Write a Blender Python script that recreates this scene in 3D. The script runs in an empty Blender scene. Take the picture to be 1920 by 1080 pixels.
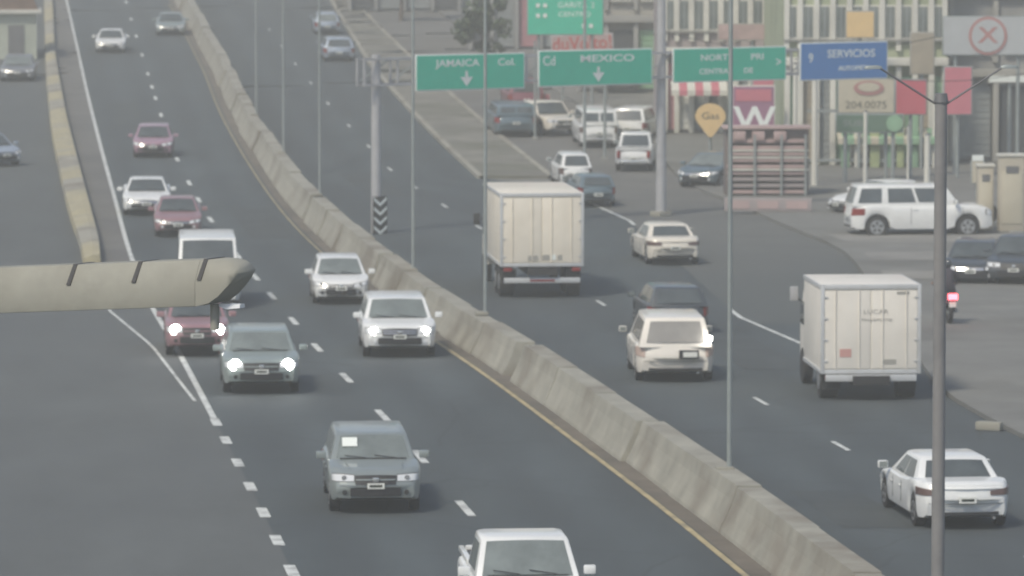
import bpy, bmesh, math, random
from mathutils import Vector, Matrix
random.seed(7)
PI = math.pi
SC = bpy.context.scene
COL = SC.collection

# ---------------------------------------------------------------- camera, sky, sun, exposure
F = 9000.0                       # focal length in pixels of a 1920-wide frame (a long telephoto traffic camera)
TH = math.atan(708.0 / F)        # downward tilt
H = 11.9                         # camera height
cam = bpy.data.cameras.new('camera'); camo = bpy.data.objects.new('camera', cam); COL.objects.link(camo)
camo.location = (0, 0, H); camo.rotation_euler = (PI/2 - TH, 0, 0)
cam.sensor_width = 36; cam.lens = 36 * F / 1920; cam.clip_start = 1; cam.clip_end = 3000
cam.dof.use_dof = True; cam.dof.focus_distance = 46; cam.dof.aperture_fstop = 4.2
SC.camera = camo
w = bpy.data.worlds.new('World'); SC.world = w; w.use_nodes = True
nt = w.node_tree; bg = nt.nodes['Background']
sky = nt.nodes.new('ShaderNodeTexSky'); sky.sky_type = 'NISHITA'; sky.sun_disc = False
SUN_EL, SUN_AZ = math.radians(50), math.radians(216)     # azimuth from +Y towards +X
sky.sun_elevation = SUN_EL; sky.sun_rotation = SUN_AZ; sky.dust_density = 7; sky.air_density = 1.2; sky.altitude = 2200
nt.links.new(sky.outputs[0], bg.inputs[0]); bg.inputs[1].default_value = 0.09
sl = bpy.data.lights.new('sun', 'SUN'); sl.energy = 2.1; sl.angle = math.radians(10); sl.color = (1, .91, .74)
so = bpy.data.objects.new('sun', sl); COL.objects.link(so)
sd = Vector((math.sin(SUN_AZ)*math.cos(SUN_EL), math.cos(SUN_AZ)*math.cos(SUN_EL), math.sin(SUN_EL)))
so.rotation_euler = (-sd).to_track_quat('-Z', 'Y').to_euler(); so.location = (0, 50, 80)
SC.view_settings.view_transform = 'Standard'; SC.view_settings.look = 'None'
SC.view_settings.exposure = 0.67; SC.view_settings.gamma = 1; SC.view_settings.use_curve_mapping = False
SC.cycles.use_denoising = True; SC.cycles.max_bounces = 6; SC.cycles.volume_bounces = 2
SC.cycles.volume_step_rate = 1; SC.cycles.caustics_reflective = False; SC.cycles.caustics_refractive = False

# ---------------------------------------------------------------- terrain and where things stand
def zt(Y):                       # flat near the camera, the highway climbs gently further away
    if Y < 140: return 0.0
    if Y > 340: return .00095*200**1.65 + (Y-340)*.00095*1.65*200**.65
    return .00095*(Y-140)**1.65
def slope(Y): return (zt(Y+1)-zt(Y-1))/2
def proj(X, Y, Z):
    dz = Z-H; c = math.cos(TH); s = math.sin(TH); d = Y*c-dz*s; u = -(dz*c+Y*s)
    return 960+F*X/d, 540+F*u/d, F/d
def G(px, py, h=0):              # ground position for a point surveyed in the photograph
    lo, hi = 30, 900
    for _ in range(50):
        m = (lo+hi)/2
        if proj(0, m, zt(m)+h)[1] > py: lo = m
        else: hi = m
    s = proj(0, m, zt(m)+h)[2]
    return Vector(((px-960)/s, m, zt(m)))
def AT(px, py, Y):               # position at distance Y
    s, c = math.sin(TH), math.cos(TH); k = (py-540)/F      # u = k d
    # -(dz c + Y s) = k (Y c - dz s)  ->  dz (k s - c) = Y (k c + s)
    dz = Y*(k*c+s)/(k*s-c); d = Y*c-dz*s
    return Vector(((px-960)*d/F, Y, H+dz))
class Curve:                     # X as a function of Y, straight beyond the ends
    def __init__(self, pts): self.p = sorted(pts)
    def __call__(self, y):
        p = self.p
        if y <= p[0][0]: a, b = p[0], p[1]
        elif y >= p[-1][0]: a, b = p[-2], p[-1]
        else:
            for a, b in zip(p, p[1:]):
                if a[0] <= y <= b[0]: break
        return a[1]+(b[1]-a[1])*(y-a[0])/(b[0]-a[0])
    def smooth(self, lo=20, hi=900, step=4, r=10):
        q = []
        y = lo
        while y <= hi:
            q.append((y, sum(self(y+d) for d in range(-r, r+1, 2))/len(range(-r, r+1, 2)))); y += step
        c = Curve(q); return c
CB = Curve([(60,8.6),(79.3,6.0),(94.6,4.3),(107.8,2.45),(121.5,.7),(143.4,-2.66),(154.8,-4.07),(168.5,-5.92),(179.9,-7.31),(192.2,-8.65),(217,-11.2),(242,-13.65),(267,-15.85),(290,-18.16),(311,-20.3),(340,-23.4)]).smooth()   # median barrier centre
CD = Curve([(60,3.1),(86.4,.15),(95,-.96),(104,-1.98),(113,-3.08),(122,-4.24),(130,-5.3),(139,-6.36),(147.6,-7.4),(153.6,-8.18),(178,-11.2),(188,-12.3),(209,-14.6),(249,-18.5),(283,-21.8),(332,-26.65)]).smooth(r=6)
CE = Curve([(60,-1.2),(86.4,-4.01),(93.8,-4.86),(101.4,-5.72),(109,-6.64),(115.8,-7.44),(127.7,-8.83),(146.8,-11.21),(166.3,-13.34),(189.4,-15.71),(215.6,-18.46),(250.6,-22.14),(288.8,-26.13),(334.6,-31)]).smooth(r=6)
KR = Curve([(150,-12.9),(163,-13.95),(192,-17.1),(232,-21.5),(280,-26.6),(334.6,-31.95)]).smooth(r=6)
KL = Curve([(150,-13.4),(162,-14.5),(181.7,-16.85),(222,-21.3),(262.6,-25.5),(334.6,-32.6)]).smooth(r=6)
SLO = Curve([(199,-1.33),(228.8,-4.07),(271,-7.82),(334.6,-12.62)]).smooth(r=6)
SUP = Curve([(197.6,1.76),(239.4,-2.13),(279.7,-5.9),(334.6,-11.13)]).smooth(r=6)
KK = Curve([(60,16),(100,12.4),(111,11.16),(118,10.5),(140,11.2),(165,11.5),(175.6,9.87),(184.2,8.9),(196,7.0),(215,6.3),(240,3.8),(280,-.6),(334,-6.2)]).smooth(r=4)
CR = Curve([(60,13.2),(85,9.8),(106.2,7.36),(115.8,6.01),(140,3.3),(160,.9),(180,-1.9),(204,-5.29),(217,-6.45),(245,-9.4),(260,-10.9),(340,-18.9)]).smooth(r=6)
def head(cv, Y): return math.atan2(-(cv(Y+6)-cv(Y-6)), 12)      # yaw of something driving away along the curve

# ---------------------------------------------------------------- materials
M = {}
def mat(name, col, rough=.7, var=0, scale=3, metal=0, coat=0, bump=0, emit=None, es=0, stain=None, stainamt=0, stainscale=.6, spec=.5, stretch=None, coords='Object'):
    if name in M: return M[name]
    m = bpy.data.materials.new(name); m.use_nodes = True; t = m.node_tree; b = t.nodes['Principled BSDF']
    b.inputs['Base Color'].default_value = (*col, 1); b.inputs['Roughness'].default_value = rough
    b.inputs['Metallic'].default_value = metal; b.inputs['Coat Weight'].default_value = coat; b.inputs['Specular IOR Level'].default_value = spec
    if var or stain or bump:
        tc = t.nodes.new('ShaderNodeTexCoord'); src = tc.outputs[coords]
        if stretch:
            mp = t.nodes.new('ShaderNodeMapping'); mp.inputs['Scale'].default_value = stretch
            t.links.new(src, mp.inputs[0]); src = mp.outputs[0]
    cur = None
    if var:
        n = t.nodes.new('ShaderNodeTexNoise'); n.inputs['Scale'].default_value = scale; n.inputs['Detail'].default_value = 8; n.inputs['Roughness'].default_value = .65
        t.links.new(src, n.inputs['Vector'])
        r = t.nodes.new('ShaderNodeValToRGB'); r.color_ramp.elements[0].position = .3; r.color_ramp.elements[1].position = .72
        r.color_ramp.elements[0].color = (*[c*(1-var) for c in col], 1); r.color_ramp.elements[1].color = (*[min(1, c*(1+var)) for c in col], 1)
        t.links.new(n.outputs['Fac'], r.inputs[0]); cur = r.outputs[0]
        t.links.new(cur, b.inputs['Base Color'])
    if stain:
        n2 = t.nodes.new('ShaderNodeTexNoise'); n2.inputs['Scale'].default_value = stainscale; n2.inputs['Detail'].default_value = 6
        t.links.new(src, n2.inputs['Vector'])
        r2 = t.nodes.new('ShaderNodeMapRange'); r2.inputs[1].default_value = .48; r2.inputs[2].default_value = .68; r2.inputs[4].default_value = stainamt
        t.links.new(n2.outputs['Fac'], r2.inputs[0])
        mx = t.nodes.new('ShaderNodeMix'); mx.data_type = 'RGBA'; t.links.new(r2.outputs[0], mx.inputs[0])
        if cur: t.links.new(cur, mx.inputs[6])
        else: mx.inputs[6].default_value = (*col, 1)
        mx.inputs[7].default_value = (*stain, 1); t.links.new(mx.outputs[2], b.inputs['Base Color'])
    if bump:
        n3 = t.nodes.new('ShaderNodeTexNoise'); n3.inputs['Scale'].default_value = scale*4; n3.inputs['Detail'].default_value = 4
        t.links.new(src, n3.inputs['Vector'])
        bp = t.nodes.new('ShaderNodeBump'); bp.inputs['Strength'].default_value = bump; bp.inputs['Distance'].default_value = .02
        t.links.new(n3.outputs['Fac'], bp.inputs['Height']); t.links.new(bp.outputs[0], b.inputs['Normal'])
    if emit: b.inputs['Emission Color'].default_value = (*emit, 1); b.inputs['Emission Strength'].default_value = es
    M[name] = m; return m
mat('asphalt', (.067,.082,.088), .85, .22, .35, stain=(.058,.067,.073), stainamt=.7, stainscale=.12, stretch=(1,.22,1), bump=.15)
mat('asphalt_pale', (.100,.109,.110), .9, .14, .5, stain=(.084,.093,.101), stainamt=.6, stainscale=.09, stretch=(1,.3,1), bump=.15)
mat('asphalt_left', (.084,.093,.094), .9, .14, .5, stain=(.074,.082,.088), stainamt=.6, stainscale=.09, stretch=(1,.3,1), bump=.15)
mat('asphalt_dusty', (.145,.142,.134), .9, .18, .4, stain=(.10,.10,.10), stainamt=.7, stainscale=.15, bump=.1)
def far_blend():  # frontage asphalt: darker near, paler further along Y, edge broken by noise
    m = mat('asphalt_blend', (.15,.147,.138), .9, .18, .4, stain=(.11,.11,.108), stainamt=.6, stainscale=.12, bump=.1); t = m.node_tree; b = t.nodes['Principled BSDF']
    src = b.inputs['Base Color'].links[0].from_socket; tc = t.nodes.new('ShaderNodeTexCoord'); sp = t.nodes.new('ShaderNodeSeparateXYZ'); t.links.new(tc.outputs['Object'], sp.inputs[0])
    n = t.nodes.new('ShaderNodeTexNoise'); n.inputs['Scale'].default_value = .08; t.links.new(tc.outputs['Object'], n.inputs['Vector'])
    ma = t.nodes.new('ShaderNodeMath'); ma.operation = 'MULTIPLY_ADD'; ma.inputs[1].default_value = 30; t.links.new(n.outputs['Fac'], ma.inputs[0]); t.links.new(sp.outputs['Y'], ma.inputs[2])
    mr = t.nodes.new('ShaderNodeMapRange'); mr.inputs[1].default_value = 158; mr.inputs[2].default_value = 222; t.links.new(ma.outputs[0], mr.inputs[0])
    mx = t.nodes.new('ShaderNodeMix'); mx.data_type = 'RGBA'; mx.inputs[6].default_value = (.080,.090,.090,1); t.links.new(src, mx.inputs[7]); t.links.new(mr.outputs[0], mx.inputs[0]); t.links.new(mx.outputs[2], b.inputs['Base Color'])
far_blend()
def tracks(m, lanes):       # tyre-polished wheel tracks, sealed cracks
    t = m.node_tree; b = t.nodes['Principled BSDF']; src = b.inputs['Base Color'].links[0].from_socket
    uv = t.nodes.new('ShaderNodeUVMap'); uv.uv_map = 'across'; sp = t.nodes.new('ShaderNodeSeparateXYZ'); t.links.new(uv.outputs[0], sp.inputs[0])
    w1 = t.nodes.new('ShaderNodeMath'); w1.operation = 'MULTIPLY'; w1.inputs[1].default_value = 2*PI*lanes*2; t.links.new(sp.outputs[0], w1.inputs[0])
    w2 = t.nodes.new('ShaderNodeMath'); w2.operation = 'COSINE'; t.links.new(w1.outputs[0], w2.inputs[0])
    tc = t.nodes.new('ShaderNodeTexCoord'); mp = t.nodes.new('ShaderNodeMapping'); mp.inputs['Scale'].default_value = (.5,.03,1); t.links.new(tc.outputs['Object'], mp.inputs[0])
    n = t.nodes.new('ShaderNodeTexNoise'); n.inputs['Scale'].default_value = 1; n.inputs['Detail'].default_value = 4; t.links.new(mp.outputs[0], n.inputs['Vector'])
    mr = t.nodes.new('ShaderNodeMapRange'); mr.inputs[1].default_value = 1; mr.inputs[2].default_value = -1; mr.inputs[3].default_value = .04; mr.inputs[4].default_value = .55; t.links.new(w2.outputs[0], mr.inputs[0])
    mu = t.nodes.new('ShaderNodeMath'); mu.operation = 'MULTIPLY'; t.links.new(mr.outputs[0], mu.inputs[0]); t.links.new(n.outputs['Fac'], mu.inputs[1])
    mx = t.nodes.new('ShaderNodeMix'); mx.data_type = 'RGBA'; t.links.new(mu.outputs[0], mx.inputs[0]); t.links.new(src, mx.inputs[6]); mx.inputs[7].default_value = (.03,.034,.037,1)
    vo = t.nodes.new('ShaderNodeTexVoronoi'); vo.feature = 'DISTANCE_TO_EDGE'; vo.inputs['Scale'].default_value = .16; nd = t.nodes.new('ShaderNodeTexNoise'); nd.inputs['Scale'].default_value = .7
    t.links.new(tc.outputs['Object'], nd.inputs['Vector']); ad = t.nodes.new('ShaderNodeMix'); ad.data_type = 'RGBA'; ad.inputs[0].default_value = .35; ad.blend_type = 'ADD'; t.links.new(tc.outputs['Object'], ad.inputs[6]); t.links.new(nd.outputs['Color'], ad.inputs[7]); t.links.new(ad.outputs[2], vo.inputs['Vector'])
    cr = t.nodes.new('ShaderNodeMapRange'); cr.inputs[1].default_value = 0; cr.inputs[2].default_value = .010; cr.inputs[3].default_value = .4; cr.inputs[4].default_value = 0; t.links.new(vo.outputs['Distance'], cr.inputs[0])
    m2 = t.nodes.new('ShaderNodeMix'); m2.data_type = 'RGBA'; t.links.new(cr.outputs[0], m2.inputs[0]); t.links.new(mx.outputs[2], m2.inputs[6]); m2.inputs[7].default_value = (.025,.028,.03,1)
    t.links.new(m2.outputs[2], b.inputs['Base Color'])
tracks(M['asphalt'], 2)
mat('asphalt_patch', (.058,.068,.071), .9, .2, .6, bump=.1); mat('oil', (.04,.045,.047), .6, .3, 2)
mat('paving', (.175,.175,.165), .9, .2, .3, stain=(.11,.11,.10), stainamt=.7, stainscale=.2, bump=.1)
mat('paving_pale', (.235,.23,.215), .9, .2, .5, stain=(.17,.168,.16), stainamt=.7, stainscale=.3)
mat('earth', (.185,.178,.155), .95, .35, .5, stain=(.11,.115,.08), stainamt=.7, stainscale=.35, bump=.4)
mat('gutter_dirt', (.15,.13,.105), .95, .3, .8, stain=(.095,.09,.08), stainamt=.8, stainscale=.3)
mat('concrete', (.31,.30,.255), .9, .22, 1.2, stain=(.17,.145,.115), stainamt=.75, stainscale=.5, bump=.2)
mat('concrete_grey', (.30,.30,.28), .9, .2, 1, stain=(.14,.14,.13), stainamt=.5, stainscale=.7)
mat('kerb_paint', (.38,.34,.22), .85, .25, 1.5, stain=(.28,.275,.24), stainamt=.8, stainscale=.5)
mat('road_paint', (.62,.64,.62), .75, .18, 2, stain=(.22,.23,.23), stainamt=.7, stainscale=2.5)
mat('yellow_paint', (.42,.35,.20), .8, .25, 2, stain=(.20,.18,.14), stainamt=.8, stainscale=1.5)
mat('steel', (.30,.33,.325), .5, .15, 2, metal=.3)
mat('steel_pale', (.42,.42,.43), .45, .12, 2, metal=.2)
mat('steel_dark', (.16,.16,.165), .5, .15, 2, metal=.3)
mat('beam_paint', (.285,.28,.24), .7, .12, 2.5, stain=(.23,.22,.18), stainamt=.6, stainscale=1.2, bump=.1)
mat('black', (.02,.02,.022), .5); mat('rubber', (.025,.025,.026), .85); mat('trim', (.03,.031,.033), .45)
mat('glass', (.075,.088,.09), .08, .35, 1.3, spec=.9); mat('glass_grey', (.17,.195,.19), .12, .3, 1.3, spec=.8)  # sky reflection painted into the lighter pane colour, noise for uneven glare
mat('interior', (.03,.03,.03), .9)
mat('rim', (.42,.43,.44), .35, metal=.6); mat('chrome', (.65,.66,.67), .2, metal=.8)
mat('plate', (.75,.76,.72), .5); mat('plate_ink', (.05,.06,.05), .6)
mat('lamp', (.72,.74,.76), .15, spec=.8)
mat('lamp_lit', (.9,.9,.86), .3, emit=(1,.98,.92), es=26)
mat('tail', (.24,.025,.02), .25); mat('tail_lit', (.7,.05,.05), .3, emit=(1,.07,.09), es=7)
mat('tail_dark', (.14,.09,.08), .3); mat('indicator', (.6,.25,.05), .3)
mat('sign_green', (.035,.50,.33), .45, .06, 1.5); mat('sign_blue', (.07,.22,.52), .45, .06, 1.5)
mat('sign_white', (.78,.82,.79), .5); mat('skin', (.35,.2,.14), .6); mat('cloth_dark', (.05,.045,.06), .9); mat('cloth_red', (.30,.05,.06), .9)
mat('tail_cream', (.55,.42,.36), .3)
mat('glass_pale', (.30,.285,.26), .12, .2, 1.3, spec=.8)  # minivan panes: sun reflection painted in as a pale base colour
PAINTS = dict(ivory=(.80,.755,.68), white=(.78,.79,.78), cream=(.76,.71,.62), mauve=(.36,.22,.28), red=(.30,.165,.18), silver=(.36,.39,.40), teal=(.27,.305,.30), greygreen=(.30,.35,.335),
              dark=(.045,.055,.065), blue=(.36,.42,.50), maroon=(.22,.06,.08), slate=(.12,.17,.20), grey=(.22,.23,.24))
for k, v in PAINTS.items(): mat('paint_'+k, v, .38, .04, 1.2, metal=.25 if k in ('silver','teal','greygreen','blue','grey','slate') else 0, coat=.6, stain=tuple(c*.75+.03 for c in v), stainamt=.35, stainscale=1.4)

# ---------------------------------------------------------------- mesh helpers
class MB:
    def __init__(s): s.v = []; s.f = []
    def quad(s, *p):
        n = len(s.v); s.v += [tuple(q) for q in p]; s.f.append(tuple(range(n, n+len(p)))); return s
    def box(s, c, d, rz=0, rx=0, ry=0):
        R = Matrix.Rotation(rz, 3, 'Z') @ Matrix.Rotation(ry, 3, 'Y') @ Matrix.Rotation(rx, 3, 'X'); n = len(s.v); c = Vector(c)
        for x in (-.5, .5):
            for y in (-.5, .5):
                for z in (-.5, .5): s.v.append(tuple(c + R @ Vector((x*d[0], y*d[1], z*d[2]))))
        s.f += [tuple(n+i for i in q) for q in ((0,1,3,2),(4,6,7,5),(0,4,5,1),(2,3,7,6),(0,2,6,4),(1,5,7,3))]; return s
    def tube(s, a, b, r, r2=None, n=10, cap=True):
        a, b = Vector(a), Vector(b); r2 = r if r2 is None else r2; d = (b-a).normalized()
        u = d.cross(Vector((0,0,1)) if abs(d.z) < .9 else Vector((1,0,0))).normalized(); v = d.cross(u); k = len(s.v)
        for p, q in ((a, r), (b, r2)):
            for i in range(n): t = 2*PI*i/n; s.v.append(tuple(p + (u*math.cos(t)+v*math.sin(t))*q))
        for i in range(n): j = (i+1) % n; s.f.append((k+i, k+j, k+n+j, k+n+i))
        if cap: s.f.append(tuple(k+i for i in range(n))[::-1]); s.f.append(tuple(k+n+i for i in range(n)))
        return s
    def loft(s, rings, cap=True, close=True):
        k = len(s.v); m = len(rings[0])
        for r in rings: s.v += [tuple(p) for p in r]
        for i in range(len(rings)-1):
            for j in range(m if close else m-1):
                jj = (j+1) % m; s.f.append((k+i*m+j, k+i*m+jj, k+(i+1)*m+jj, k+(i+1)*m+j))
        if cap: s.f.append(tuple(k+j for j in range(m))[::-1]); s.f.append(tuple(k+(len(rings)-1)*m+j for j in range(m)))
        return s
    def build(s, name, m, parent=None, bevel=0, smooth=40, seg=2):
        me = bpy.data.meshes.new(name); me.from_pydata(s.v, [], s.f)
        bm = bmesh.new(); bm.from_mesh(me); bmesh.ops.remove_doubles(bm, verts=bm.verts, dist=1e-5)
        if bevel: bmesh.ops.bevel(bm, geom=[e for e in bm.edges if len(e.link_faces) == 2 and e.calc_face_angle(0) > .5], offset=bevel, segments=seg, affect='EDGES', profile=.6)
        bmesh.ops.recalc_face_normals(bm, faces=bm.faces); bm.to_mesh(me); bm.free()
        if smooth:
            for p in me.polygons: p.use_smooth = True
            me.set_sharp_from_angle(angle=math.radians(smooth))
        me.materials.append(M[m] if isinstance(m, str) else m)
        o = bpy.data.objects.new(name, me); COL.objects.link(o)
        if parent: o.parent = parent
        return o
def tag(o, label=None, cat=None, group=None, kind=None):
    if label: o['label'] = label
    if cat: o['category'] = cat
    if group: o['group'] = group
    if kind: o['kind'] = kind
    return o
def thing(name, label, cat, loc, rz=0, group=None, rx=0):
    o = bpy.data.objects.new(name, None); COL.objects.link(o); o.location = loc; o.rotation_euler = (rx, 0, rz); o.empty_display_size = .5
    return tag(o, label, cat, group)
def copy_tree(o, parent=None):
    c = o.copy(); COL.objects.link(c); c.parent = parent
    for ch in [q for q in bpy.data.objects if q.parent == o]: copy_tree(ch, c)
    return c
def text(body, size, m, parent, loc, rot=(PI/2,0,0), name='lettering', sx=1, ext=.004, bold=.0):
    cu = bpy.data.curves.new(name, 'FONT'); cu.body = body; cu.size = size; cu.extrude = ext; cu.align_x = 'CENTER'; cu.align_y = 'CENTER'; cu.offset = bold; cu.resolution_u = 3
    t = bpy.data.objects.new('t', cu); COL.objects.link(t); dg = bpy.context.evaluated_depsgraph_get()
    me = bpy.data.meshes.new_from_object(t.evaluated_get(dg)); bpy.data.objects.remove(t)
    me.materials.clear(); me.materials.append(M[m]); o = bpy.data.objects.new(name, me); COL.objects.link(o)
    o.parent = parent; o.location = loc; o.rotation_euler = rot; o.scale = (sx, 1, 1); return o

# ---------------------------------------------------------------- ground, roads and markings
YS = [20+2*i for i in range(0, 161)] + [345+15*i for i in range(0, 50)]
def wd_uv(n): return 'carriageway' in n
def strip(name, xl, xr, y0, y1, dz, m, parent=None, kind='structure', thick=0):
    ys = [y0]+[y for y in YS if y0 < y < y1]+[y1]; b = MB()
    for a, c in zip(ys, ys[1:]):
        z0, z1 = zt(a)+dz, zt(c)+dz
        b.quad((xl(a),a,z0),(xr(a),a,z0),(xr(c),c,z1),(xl(c),c,z1))
        if thick:
            b.quad((xl(a),a,z0),(xl(c),c,z1),(xl(c),c,z1-thick),(xl(a),a,z0-thick))
            b.quad((xr(a),a,z0),(xr(c),c,z1),(xr(c),c,z1-thick),(xr(a),a,z0-thick))
    if thick:
        for y in (y0, y1): z = zt(y)+dz; b.quad((xl(y),y,z),(xr(y),y,z),(xr(y),y,z-thick),(xl(y),y,z-thick))
    o = b.build(name, m, parent, smooth=30)
    if wd_uv(name):
        uv = o.data.uv_layers.new(name='across'); vs = o.data.vertices
        for lp in o.data.loops: c_ = vs[lp.vertex_index].co; a_, b_ = xl(c_.y), xr(c_.y); uv.data[lp.index].uv = ((c_.x-a_)/(b_-a_), c_.y/10)
    if kind: o['kind'] = kind
    return o
K = lambda v: (lambda y: v)
off = lambda cv, d: (lambda y: cv(y)+d)
strip('ground', K(-260), K(260), 20, 1080, 0, 'paving')
L2 = Curve([(80,15.8),(110,10.6),(120,9.6),(132.4,7.83),(140.3,6.65),(160,5.6),(178,4.36),(189,2.63),(197,1.9)])
left_road = strip('southbound_carriageway', CE, off(CB, -.25), 20, 1000, .012, 'asphalt')
right_road = strip('northbound_carriageway', off(CB, .25), lambda y: SLO(y) if y > 199 else (KK(y) if y < 186 else KK(186)+(SLO(199)-KK(186))*(y-186)/13), 20, 1000, .012, 'asphalt')
frontage = strip('frontage_road', lambda y: SUP(y) if y > 197 else L2(y), KK, 138, 1000, .016, 'asphalt_blend')
merge = strip('merge_ramp', lambda y: -60 if y < 150 else -14.5-46, off(CE, -.0), 20, 160, .016, 'asphalt_pale')
left_front = strip('left_frontage_road', lambda y: KL(y)-9, KL, 160, 1000, .016, 'asphalt_left')
shoulder = strip('left_shoulder', KR, CE, 160, 1000, .016, 'asphalt_dusty')
strip('side_pavement', KK, lambda y: KK(y)+40, 20, 1000, .12, 'paving', thick=.12)
for y_ in (152.5, 160, 167.5): strip('paving_band', off(KK, .6), off(KK, 9), y_, y_+3.2, .126, 'paving_pale')
isl = strip('earth_median', SLO, SUP, 199, 1000, .13, 'earth', thick=.13)
strip('kerb', off(SLO, -.12), off(SLO, .13), 199, 1000, .15, 'concrete', isl, kind=None, thick=.15)
strip('kerb', off(SUP, -.13), off(SUP, .12), 199, 1000, .15, 'concrete', isl, kind=None, thick=.15)
strip('barrier_gutter', off(CB, -1.06), off(CB, -.5), 20, 700, .018, 'gutter_dirt')
for cv, par, y, dx, w_, l_ in ((CD,left_road,128,-2.1,1.3,10),(CD,left_road,170,1.8,1.6,14),(CD,left_road,228,-1.7,1.5,18),(CR,right_road,92,-1.9,1.4,6),(CR,right_road,124,1.8,1.7,9),(CR,right_road,190,-1.6,1.5,12)):
    strip('road_patch', off(cv, dx-w_/2), off(cv, dx+w_/2), y, y+l_, .018, 'asphalt_patch', par, kind=None)
strip('road_patch', K(-19), K(-13.2), 104, 107, .020, 'asphalt_patch', merge, kind=None)
# painted lines
def line(cv, y0, y1, wd, m='road_paint', name='edge_line', dz=.024, parent=left_road): return strip(name, off(cv, -wd/2), off(cv, wd/2), y0, y1, dz, m, parent, kind=None)
line(off(CB, -1.16), 20, 152, .13, 'yellow_paint'); line(off(CB, -1.2), 152, 330, .06, 'yellow_paint')
line(CE, 112, 600, .15)
for i, y in enumerate([85.2,89.4,93.6,97.9,102.2,106.6,110.4]): line(CE, y, y+1.5, .22, name='lane_dash')
GO = Curve([(117,-7.85),(121.8,-8.55),(130.8,-9.85),(143,-12.1),(160,-14.6)])
line(GO, 116, 158, .09, parent=merge, dz=.028)
for yc in [86.2,95.02,104.1,112.7,121.8,130.3,138.8,147.6,154.5,163,171,178.5,188,196.5,209.5,218,227,237,248.8,257,267,282.5,299,315,332,348,365]: line(CD, yc-1.25, yc+1.25, .17, name='lane_dash')
for yc in [87,96.5,106.2,116,125.5,135,145,155,165,175,185,194.5,204,217,230,245,260,275,290,305]: line(CR, yc-.9, yc+.9, .115, name='lane_dash', parent=right_road)
strip('edge_line', off(L2, -.07), off(L2, .07), 125, 143, .024, 'road_paint', right_road, kind=None)
strip('edge_line', off(L2, -.07), off(L2, .07), 176, 197, .028, 'road_paint', right_road, kind=None)

# ---------------------------------------------------------------- median barrier, built of precast segments
bar = thing('median_barrier', 'long stained beige concrete barrier of precast segments dividing the two carriageways', 'barrier', (0, 0, 0))
prof = [(-.62,0),(-.60,.08),(-.50,.30),(-.38,.62),(-.31,.90),(.10,.90),(.16,.36),(.32,.10),(.32,0)]
Y = 26.0; n = 0
while Y < 352:
    Ln = 5.9; h = 1+random.uniform(-.06,.05); dx = random.uniform(-.06,.06); tw = random.uniform(-.03,.03)
    rings = []
    for k in range(3):
        y = Y+Ln*k/2*.998; xx = CB(y)+dx+tw*(k-1); rings.append([(xx+a*1.15, y, zt(y)+b*h) for a, b in prof])
    MB().loft(rings).build('barrier_segment', 'concrete', bar, smooth=0); Y += Ln+random.choice([.02,.035,.05,.08]); n += 1
    for g_ in (118.5, 148, 175, 238, 290):
        if Y-Ln < g_ <= Y: Y += 1.5
# low kerb wall left of the carriageway
kw = thing('kerb_wall', 'low yellowish concrete kerb wall between the left frontage road and the carriageway', 'kerb', (0, 0, 0))
Y = 158.5
while Y < 350:
    rings = []
    for k in range(3):
        y = Y+2.96*k; a, b = KL(y), KR(y)+.0; a = min(a, b-.55); h = .42; rings.append([(a,y,zt(y)),(a+.03,y,zt(y)+h*.75),(a+.12,y,zt(y)+h*.8),(b-.28,y,zt(y)+h),(b-.05,y,zt(y)+h),(b,y,zt(y))])
    MB().loft(rings).build('kerb_block', random.choice(['kerb_paint','kerb_paint','concrete']), kw, smooth=0); Y += 6

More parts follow.
